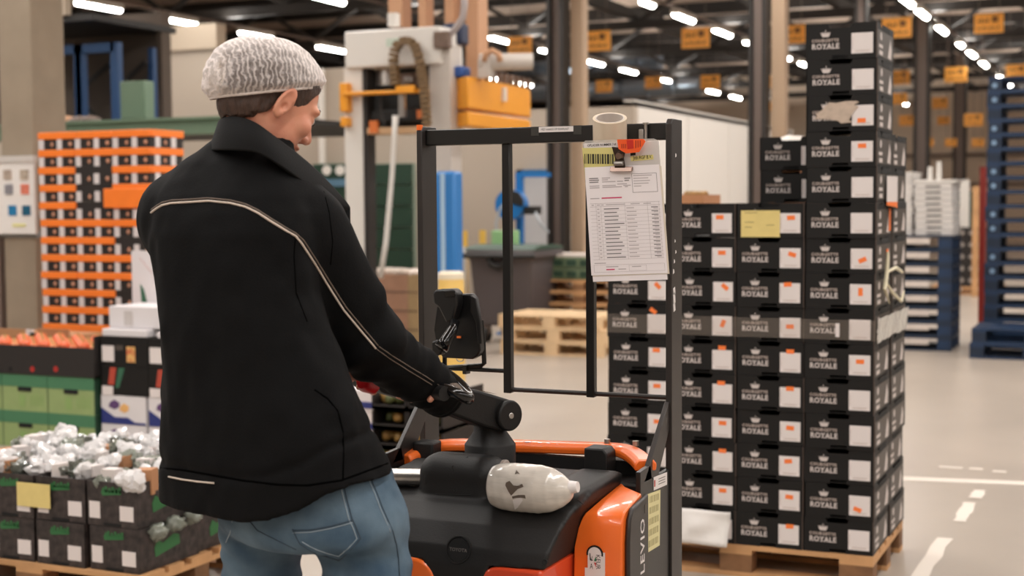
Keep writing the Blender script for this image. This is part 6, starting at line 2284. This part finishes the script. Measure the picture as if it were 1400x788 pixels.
q = MB()
nth, nph = 132, 50
vs = []
PHM = []
for i in range(nth):
    a = 2 * math.pi * i / nth
    lo_, hi_ = .5, 3.0
    for _ in range(24):
        m_ = (lo_ + hi_) / 2
        if NRd[2] * math.cos(m_) > netcut(NRd[1] * math.sin(m_) * math.sin(a)):
            lo_ = m_
        else:
            hi_ = m_
    PHM.append(lo_)
for j in range(nph + 1):
    for i in range(nth):
        a = 2 * math.pi * i / nth
        u = j / nph
        ph = u * PHM[i]
        dx, dy, dz = math.sin(ph) * math.cos(a), math.sin(ph) * math.sin(a), math.cos(ph)
        p = NRd * np.array((dx, dy, dz))
        wv_ = mnoise.noise(Vector((dx * 2.5, dy * 2.5, dz * 3)))
        cr = .5 * (1 + math.sin((dy * .8 + dx * .4 - dz * .25) * 44 + 5 * wv_))
        fall = min(1, u * 1.6)
        k = 1 + .005 * cr * fall + .022 * mnoise.noise(Vector((dx * 6, dy * 6, dz * 7))) * (.3 + u) + .03 * mnoise.noise(Vector((dx * 2.2 + 4, dy * 2.2, dz * 2.2)))
        if u > .9:
            k -= .10 * ((u - .9) / .1) ** 1.5
            k += .012 * math.sin(a * 46) * (u - .9) / .1
        vs.append(fromN(p * k))
q.add(vs, [(j * nth + i, j * nth + (i + 1) % nth, (j + 1) * nth + (i + 1) % nth, (j + 1) * nth + i) for j in range(nph) for i in range(nth)])
m_net = bpy.data.materials.new('hairnet_fabric')
m_net.use_nodes = True
nt = m_net.node_tree
b = nt.nodes['Principled BSDF']
b.inputs['Base Color'].default_value = (*lin((232, 222, 218)), 1)
b.inputs['Roughness'].default_value = .7
b.inputs['Subsurface Weight'].default_value = 0.0
tc = nt.nodes.new('ShaderNodeTexCoord')
mp_ = nt.nodes.new('ShaderNodeMapping')
mp_.inputs['Rotation'].default_value = (R(20), R(25), R(-50))
nt.links.new(tc.outputs['Object'], mp_.inputs['Vector'])
wv = nt.nodes.new('ShaderNodeTexWave')
wv.inputs['Scale'].default_value = 30
wv.inputs['Distortion'].default_value = 7
wv.inputs['Detail'].default_value = 3
wv.inputs['Detail Scale'].default_value = 2.0
nt.links.new(mp_.outputs[0], wv.inputs['Vector'])
ns = nt.nodes.new('ShaderNodeTexNoise')
ns.inputs['Scale'].default_value = 170
nt.links.new(tc.outputs['Object'], ns.inputs['Vector'])
mx = nt.nodes.new('ShaderNodeMath')
mx.operation = 'MULTIPLY_ADD'
mx.inputs[1].default_value = .42
pw = nt.nodes.new('ShaderNodeMath')
pw.operation = 'POWER'
pw.inputs[1].default_value = 2.2
nt.links.new(wv.outputs['Fac'], pw.inputs[0])
nt.links.new(pw.outputs[0], mx.inputs[0])
m2 = nt.nodes.new('ShaderNodeMath')
m2.operation = 'MULTIPLY'
m2.inputs[1].default_value = .30
nt.links.new(ns.outputs['Fac'], m2.inputs[0])
nt.links.new(m2.outputs[0], mx.inputs[2])
fr = nt.nodes.new('ShaderNodeLayerWeight')
fr.inputs['Blend'].default_value = .42
ad = nt.nodes.new('ShaderNodeMath')
ad.operation = 'MULTIPLY_ADD'
ad.inputs[1].default_value = .95
ad.use_clamp = True
nt.links.new(fr.outputs['Facing'], ad.inputs[0])
nt.links.new(mx.outputs[0], ad.inputs[2])
nt.links.new(ad.outputs[0], b.inputs['Alpha'])
bp2 = nt.nodes.new('ShaderNodeBump')
bp2.inputs['Strength'].default_value = .5
bp2.inputs['Distance'].default_value = .004
nt.links.new(wv.outputs['Fac'], bp2.inputs['Height'])
nt.links.new(bp2.outputs[0], b.inputs['Normal'])
hn = q.build('hairnet', m_net, wk, smooth=True)
rim_pts = [vs[nph * nth + i] for i in range(nth)]
MB().tube(rim_pts, .0032, 6, closed=True).build('elastic_rim', mat('hairnet_rim', (226, 214, 208), .7, alpha=.85), hn, smooth=True)

# ---- jacket
rows = [(172, 312, 372, 2.93), (190, 296, 398, 2.93), (205, 276, 398, 2.93), (222, 250, 412, 2.93), (245, 226, 428, 2.93), (268, 210, 440, 2.92), (292, 203, 446, 2.91), (320, 200, 444, 2.90),
        (360, 203, 438, 2.89), (400, 208, 438, 2.88), (450, 212, 450, 2.87), (500, 214, 474, 2.87), (550, 214, 500, 2.87), (600, 215, 520, 2.87), (640, 217, 536, 2.87), (730, 219, 546, 2.87)]
TH = R(34)
zs, cxs, cys, as_ = [], [], [], []
RHO = .60
for py, L_, R_, d in rows:
    c = at((L_ + R_) / 2, py, d=d)
    h = (R_ - L_) / 2 / FPX * d
    a = h / math.sqrt(math.cos(TH) ** 2 + (RHO * math.sin(TH)) ** 2)
    zs.append(c.z)
    cxs.append(c.x)
    cys.append(c.y)
    as_.append(a)
zs, cxs, cys, as_ = (np.array(q_)[::-1] for q_ in (zs, cxs, cys, as_))
r0v, fv = V(_r0), V(_f)
hem_px = [(180, 686, 2.90), (218, 690, 2.88), (250, 698, 2.82), (330, 711, 2.74), (372, 706, 2.72), (415, 690, 2.72), (450, 668, 2.73), (480, 657, 2.75), (540, 640, 2.84), (620, 618, 2.88)]
hem_s = [(x - 700) / FPX * d for x, y, d in hem_px]
hem_z = [at(x, y, d=d).z for x, y, d in hem_px]
SR = V(at(422, 312, d=2.90))
ER = V(at(503, 466, d=2.97))
WR = V(at(588, 529, d=3.14))
CR_ = V(at(608, 541, d=3.20))
SL = V(at(246, 300, d=3.02))
EL = SL + e2 * .16 + np.array((0, 0, -.27)) + e1 * .0
WL = np.array((-1.665, 2.67, 1.21))


def jacket(P):
    z = P[..., 2]
    cx = np.interp(z, zs, cxs)
    cy = np.interp(z, zs, cys)
    a = np.interp(z, zs, as_)
    b_ = a * RHO
    u = (P[..., 0] - cx) * e1[0] + (P[..., 1] - cy) * e1[1]
    v = (P[..., 0] - cx) * e2[0] + (P[..., 1] - cy) * e2[1]
    n_ = 2.35
    k = ((np.abs(u) / a) ** n_ + (np.abs(v) / b_) ** n_) ** (1 / n_)
    d = (k - 1) * b_ * .92
    d = np.maximum(d, z - zs[-1])
    # shoulder blades
    up = sd_cone(P, SR, ER, .085, .072)
    fo = np.minimum(sd_cone(P, ER, WR, .072, .053), sd_cone(P, WR, CR_, .053, .049))
    arm_ = smin(up, fo, .02)
    armL = smin(sd_cone(P, SL, EL, .088, .072), sd_cone(P, EL, WL, .07, .05), .02)
    # folds across the elbow and along the sleeves
    tt = ((P - ER) @ ((WR - SR) / np.linalg.norm(WR - SR)))
    fold = np.exp(-(tt / .09) ** 2) * np.sin(tt * 95 + 6 * vnoise(P, 7, 5)) * .0055
    tw = ((P - WR) @ ((WR - ER) / np.linalg.norm(WR - ER)))
    fold = fold + np.exp(-((tw + .03) / .06) ** 2) * np.sin(tw * 130 + 5 * vnoise(P, 9, 6)) * .0035
    arm_ = arm_ + fold
    # cuff end
    cd_ = (CR_ - WR) / np.linalg.norm(CR_ - WR)
    arm_ = np.maximum(arm_, (P - CR_) @ cd_)
    d = smin(d, arm_, .022)
    d = smin(d, armL, .03)
    # drape folds in the body
    d = d + .006 * vnoise(P * np.array((1, 1, .55)), 8, 1) + .0042 * vnoise(P * np.array((1, 1, .45)), 17, 2) + .002 * vnoise(P * np.array((1, 1, .7)), 34, 12)
    # gathered waist near the hem
    s = (P - V(CAM_POS)) @ r0v
    zh = np.interp(s, hem_s, hem_z)
    band = z - zh - .085
    d = d + .004 * np.exp(-(band / .009) ** 2)
    body = np.maximum(d, zh - z)
    # hollow below so that the hem is an edge of cloth
    inner = d + .014
    keep = np.maximum(-inner, z - zh - .05)
    body = np.maximum(body, -np.maximum(inner, z - zh - .05))
    # sleeve opening
    op = np.maximum(sd_cone(P, WR, CR_ + cd_ * .03, .040, .040), -((P - CR_) @ cd_) - .035)
    return np.maximum(body, -op) * .9


jm = nets(jacket, (-2.12, 2.02, .86), (-1.24, 2.98, 1.90), .0068, 'jacket', m_jkt)
jk = link('jacket', jm, wk)
jb = bvh_of(jm)


def seam(bvh, pts, r_, name, m, parent, lift=.001, step=9):
    fine_ = []
    for (x0, y0), (x1, y1) in zip(pts, pts[1:]):
        k = max(1, int(math.hypot(x1 - x0, y1 - y0) / step))
        fine_ += [(x0 + (x1 - x0) * i / k, y0 + (y1 - y0) * i / k) for i in range(k)]
    fine_.append(pts[-1])
    return MB().tube([onto(bvh, x, y, lift) for x, y in fine_], r_, 6).build(name, m, parent, smooth=True)


main = [(207, 291), (214, 286), (222, 281), (235, 278), (255, 277), (285, 275), (315, 278), (335, 283), (352, 291), (372, 304), (390, 315), (404, 323), (412, 333), (430, 361), (450, 393), (470, 424), (492, 451), (514, 477)]
seam(jb, main, .0022, 'reflective_piping', m_pipe, jk)
seam(jb, [(x + (3 if x > 404 else 0), y - 4) for x, y in main], .0016, 'yoke_stitching', m_pipe2, jk, .0004)
seam(jb, [(514, 477), (535, 492), (560, 508), (580, 520), (598, 531)], .0012, 'sleeve_stitching', m_pipe2, jk, .0006)
seam(jb, [(518, 474), (540, 489), (562, 503), (582, 515), (600, 527)], .0012, 'sleeve_stitching', m_pipe2, jk, .0006)
seam(jb, [(231, 652), (250, 656), (272, 659), (293, 661)], .0018, 'reflective_piping', m_pipe, jk)
m_fold = mat('jacket_seam_black', (4, 4, 4), .9, spec=.02)
seam(jb, [(219, 640), (250, 643), (290, 650), (330, 657), (380, 663), (420, 664), (467, 657), (500, 645), (530, 634)], .0022, 'hem_seam', m_fold, jk, -.0004)
seam(jb, [(430, 533), (448, 545), (462, 562), (469, 590), (470, 620), (469, 655)], .0018, 'pocket_seam', m_fold, jk, -.0004)
seam(jb, [(443, 262), (450, 290), (455, 330), (452, 362)], .0014, 'armhole_seam', m_fold, jk, -.0004)
seam(jb, [(404, 323), (402, 350), (405, 400), (420, 440)], .0014, 'armhole_seam', m_fold, jk, -.0004)
# cuff strap
q = MB()
cd3 = Vector((CR_ - WR) / np.linalg.norm(CR_ - WR))
for k, (o_, r_) in enumerate(((-.022, .0505), (-.006, .050))):
    c = Vector(CR_) + cd3 * o_
    Mq = Matrix.Translation(c) @ Vector((0, 0, 1)).rotation_difference(cd3).to_matrix().to_4x4()
    q.tube([Mq @ Vector((r_ * math.cos(a), r_ * math.sin(a), 0)) for a in [i * math.pi / 12 for i in range(24)]], .0035, 6, closed=True)
q.build('cuff_strap', m_jkt2, jk, smooth=True)
# collar
base = [(284, 212, 3.0), (288, 206, 2.92), (300, 205, 2.83), (330, 206, 2.79), (352, 207, 2.79), (376, 222, 2.79), (405, 243, 2.82), (436, 266, 2.87), (458, 281, 2.93), (468, 290, 2.99)]
topc = [(300, 190, 3.0), (297, 170, 2.93), (304, 160, 2.865), (325, 160, 2.825), (348, 166, 2.81), (372, 186, 2.82), (403, 208, 2.86), (437, 237, 2.91), (462, 265, 2.96), (479, 284, 3.0)]
q = MB()
vs = []
nc_ = len(base)
for (b0, t0) in zip(base, topc):
    B0, T0 = at(b0[0], b0[1], d=b0[2]), at(t0[0], t0[1], d=t0[2])
    for k in range(5):
        u = k / 4
        p = B0.lerp(T0, u)
        p += Vector(-_f) * (.008 * math.sin(math.pi * u))
        vs.append(p)
q.add(vs, [(i * 5 + k, i * 5 + 5 + k, i * 5 + 6 + k, i * 5 + 1 + k) for i in range(nc_ - 1) for k in range(4)])
co = q.build('collar', m_jkt2, jk, smooth=True)
sd_ = co.modifiers.new('subd', 'SUBSURF')
sd_.levels = sd_.render_levels = 2
so = co.modifiers.new('thick', 'SOLIDIFY')
so.thickness, so.offset = .006, 0
# front of the collar and shirt line (turned away from the picture)
q = MB()
fr_ = [at(300, 190, d=3.0), Vector(neck0 + e2 * .07 - e1 * .07) + Vector((0, 0, .03)), Vector(neck0 + e2 * .10) + Vector((0, 0, .0)), Vector(neck0 + e2 * .09 + e1 * .07) + Vector((0, 0, .0)), at(479, 284, d=3.0)]
vs = []
for p in fr_:
    vs += [p + Vector((0, 0, -.07)), p]
q.add(vs, [(i * 2, i * 2 + 2, i * 2 + 3, i * 2 + 1) for i in range(4)])
o = q.build('collar_front', m_jkt2, jk, smooth=True)
so = o.modifiers.new('thick', 'SOLIDIFY')
so.thickness = .006

# ---- jeans
jr = [(625, 312, 528, 2.86), (660, 302, 540, 2.86), (690, 296, 549, 2.86), (720, 296, 554, 2.86), (750, 298, 558, 2.86), (800, 300, 560, 2.86)]
jz, jcx, jcy, ja = [], [], [], []
for py, L_, R_, d in jr:
    c = at((L_ + R_) / 2, py, d=d)
    h = (R_ - L_) / 2 / FPX * d
    jz.append(c.z)
    jcx.append(c.x)
    jcy.append(c.y)
    ja.append(h / math.sqrt(math.cos(TH) ** 2 + (.66 * math.sin(TH)) ** 2))
jz, jcx, jcy, ja = (np.array(q_)[::-1] for q_ in (jz, jcx, jcy, ja))
HRt = V(at(494, 715, d=2.84))
TRt = V(at(503, 795, d=2.83))
HLf = V(at(358, 715, d=2.95))
TLf = V(at(358, 795, d=2.97))
KR = TRt + (TRt - HRt) * 2.3 + e2 * .03
KL = TLf + (TLf - HLf) * 2.3 + e2 * .02
KR[2], KL[2] = .58, .60
FRr = np.array((KR[0] + .0, KR[1] - .05, .21))
FLf = np.array((KL[0] - .0, KL[1] - .06, .21))
CRO = at(428, 763, d=2.86).z


def jeans(P):
    z = P[..., 2]
    cx, cy, a = np.interp(z, jz, jcx), np.interp(z, jz, jcy), np.interp(z, jz, ja)
    b_ = a * .66
    u = (P[..., 0] - cx) * e1[0] + (P[..., 1] - cy) * e1[1]
    v = (P[..., 0] - cx) * e2[0] + (P[..., 1] - cy) * e2[1]
    n_ = 2.3
    k = ((np.abs(u) / a) ** n_ + (np.abs(v) / b_) ** n_) ** (1 / n_)
    d = (k - 1) * b_
    d = -smin(-d, -(CRO + .03 - z), .06)
    d = np.maximum(d, z - jz[-1])
    lr = smin(sd_cone(P, HRt, TRt, .094, .0845), smin(sd_cone(P, TRt, KR, .0845, .068), sd_cone(P, KR, FRr, .068, .062), .03), .02)
    ll = smin(sd_cone(P, HLf, TLf, .088, .079), smin(sd_cone(P, TLf, KL, .079, .066), sd_cone(P, KL, FLf, .066, .06), .03), .02)
    d = smin(smin(d, ll, .012), lr, .016)
    # seat
    for c_ in ((452, 700, 2.775), (362, 690, 2.84)):
        d = smin(d, sd_ell(P, V(at(*c_[:2], d=c_[2] + .07)), (.08, .085, .075)), .03)
    d = d + .003 * vnoise(P, 14, 3) + .0018 * vnoise(P * np.array((1, 1, 2.2)), 22, 9)
    # creases below the seat
    w_ = np.exp(-((z - CRO + .01) / .05) ** 2)
    d = d + .003 * w_ * np.sin((P @ np.array((.4, .2, .9))) * 120 + 4 * vnoise(P, 8, 7))
    return np.maximum(d, .19 - z) * .9


jlo, jhi = (-1.95, 2.05, .17), (-1.2, 2.85, 1.16)
jmz = nets(jeans, jlo, jhi, .0078, 'jeans', m_jean)
jn = link('jeans', jmz, wk)
jnb = bvh_of(jmz)
seam(jnb, [(468, 655), (474, 682), (481, 709), (487, 722), (493, 737), (480, 752), (464, 767), (448, 762), (431, 757), (419, 750), (410, 744), (404, 733), (400, 724)], .0015, 'pocket_edge', m_thr, jn, .0003)
seam(jnb, [(464, 656), (470, 683), (477, 710), (483, 723), (488, 737), (478, 748), (463, 761), (448, 757), (433, 752), (421, 746), (413, 741)], .0011, 'pocket_stitching', m_thr2, jn, .0004)
seam(jnb, [(400, 726), (425, 725), (452, 720), (481, 712)], .0016, 'pocket_edge', m_thr, jn, .0003)
seam(jnb, [(401, 729), (425, 728), (452, 723), (482, 715)], .0010, 'pocket_stitching', m_thr2, jn, .0004)
seam(jnb, [(508, 657), (516, 676), (523, 695), (530, 711), (537, 727), (542, 745), (545, 765), (546, 788)], .0015, 'side_seam', m_thr, jn, .0002)
seam(jnb, [(505, 658), (513, 677), (520, 696), (527, 712), (534, 728)], .001, 'side_stitching', m_thr2, jn, .0004)
seam(jnb, [(424, 674), (440, 668), (455, 662), (467, 658)], .0013, 'yoke_seam', m_thr, jn, .0003)
seam(jnb, [(336, 707), (343, 715), (352, 726), (380, 740), (405, 752)], .0012, 'seat_seam', m_thr, jn, .0002)
seam(jnb, [(318, 712), (315, 728), (309, 742)], .0013, 'pocket_edge', m_thr2, jn, .0003)
# shoes
m_shoe = mat('black_safety_shoe', (30, 28, 27), .45)
for c in (FRr, FLf):
    f0 = np.array((c[0], c[1] + .0, .142))

    def shoe(P, f0=f0):
        d = sd_cone(P, f0 + np.array((0, -.03, .045)), f0 + np.array((0, 0, .13)), .046, .052)
        d = smin(d, sd_ell(P, f0 + np.array((0, .09, .035)), (.05, .13, .05)), .03)
        d = np.maximum(d, f0[2] - P[..., 2])
        sole = sd_box(P, f0 + np.array((0, .065, .012)), (.05, .155, .012), .01)
        return np.minimum(d, sole)
    link('shoe', nets(shoe, f0 + np.array((-.1, -.14, -.02)), f0 + np.array((.1, .28, .2)), .007, 'shoe', m_shoe), wk)


# ---- hands gripping the tiller head
def hand_mesh(side):
    """Palm with four fingers curled round the grip bar and a thumb closing from the other side."""
    gcen = MT @ Vector((.325 if side > 0 else .36, .085 if side > 0 else -.07, .004))
    gx, ga, gu = V(tn), V(th), V(tu)          # along the bar, along the arm (towards the worker), up
    c = V(gcen)
    fr_ = .0088

    def f(P):
        palm = sd_box(P @ np.eye(3), c + ga * .034 + gu * .012, (.042, .024, .016), .014, np.stack([gx, ga, gu], 1))
        wrist_to = CR_ - V(cd3) * .03 if side > 0 else WL
        d = smin(palm, sd_cone(P, c + ga * .05 + gu * .014, wrist_to, .026, .028), .02)
        for k, (off, ln_) in enumerate(((-.033, .9), (-.011, 1.0), (.011, .96), (.032, .78))):
            o = gx * off
            p0 = c + ga * .020 + gu * .022 + o
            p1 = c - ga * .016 * ln_ + gu * .029 + o
            p2 = c - ga * .034 * ln_ + gu * .006 + o
            p3 = c - ga * .020 * ln_ - gu * .018 + o
            fg = np.minimum(np.minimum(sd_cone(P, p0, p1, fr_ + .001, fr_), sd_cone(P, p1, p2, fr_, fr_ - .0006)), sd_cone(P, p2, p3, fr_ - .0006, fr_ - .0016))
            d = smin(d, fg, .004)
        s = -side
        t0 = c + ga * .036 + gx * s * .036 - gu * .002
        t1 = c + ga * .008 + gx * s * .046 - gu * .020
        t2 = c - ga * .014 + gx * s * .030 - gu * .024
        th_ = np.minimum(sd_cone(P, t0, t1, .0115, .0105), sd_cone(P, t1, t2, .0105, .008))
        return smin(d, th_, .006)
    lo = np.minimum(c, CR_ if side > 0 else WL) - .09
    hi = np.maximum(c, CR_ if side > 0 else WL) + .09
    return nets(f, lo, hi, .003, 'hand', m_skin)


link('hand', hand_mesh(1), wk)
link('hand', hand_mesh(-1), wk)
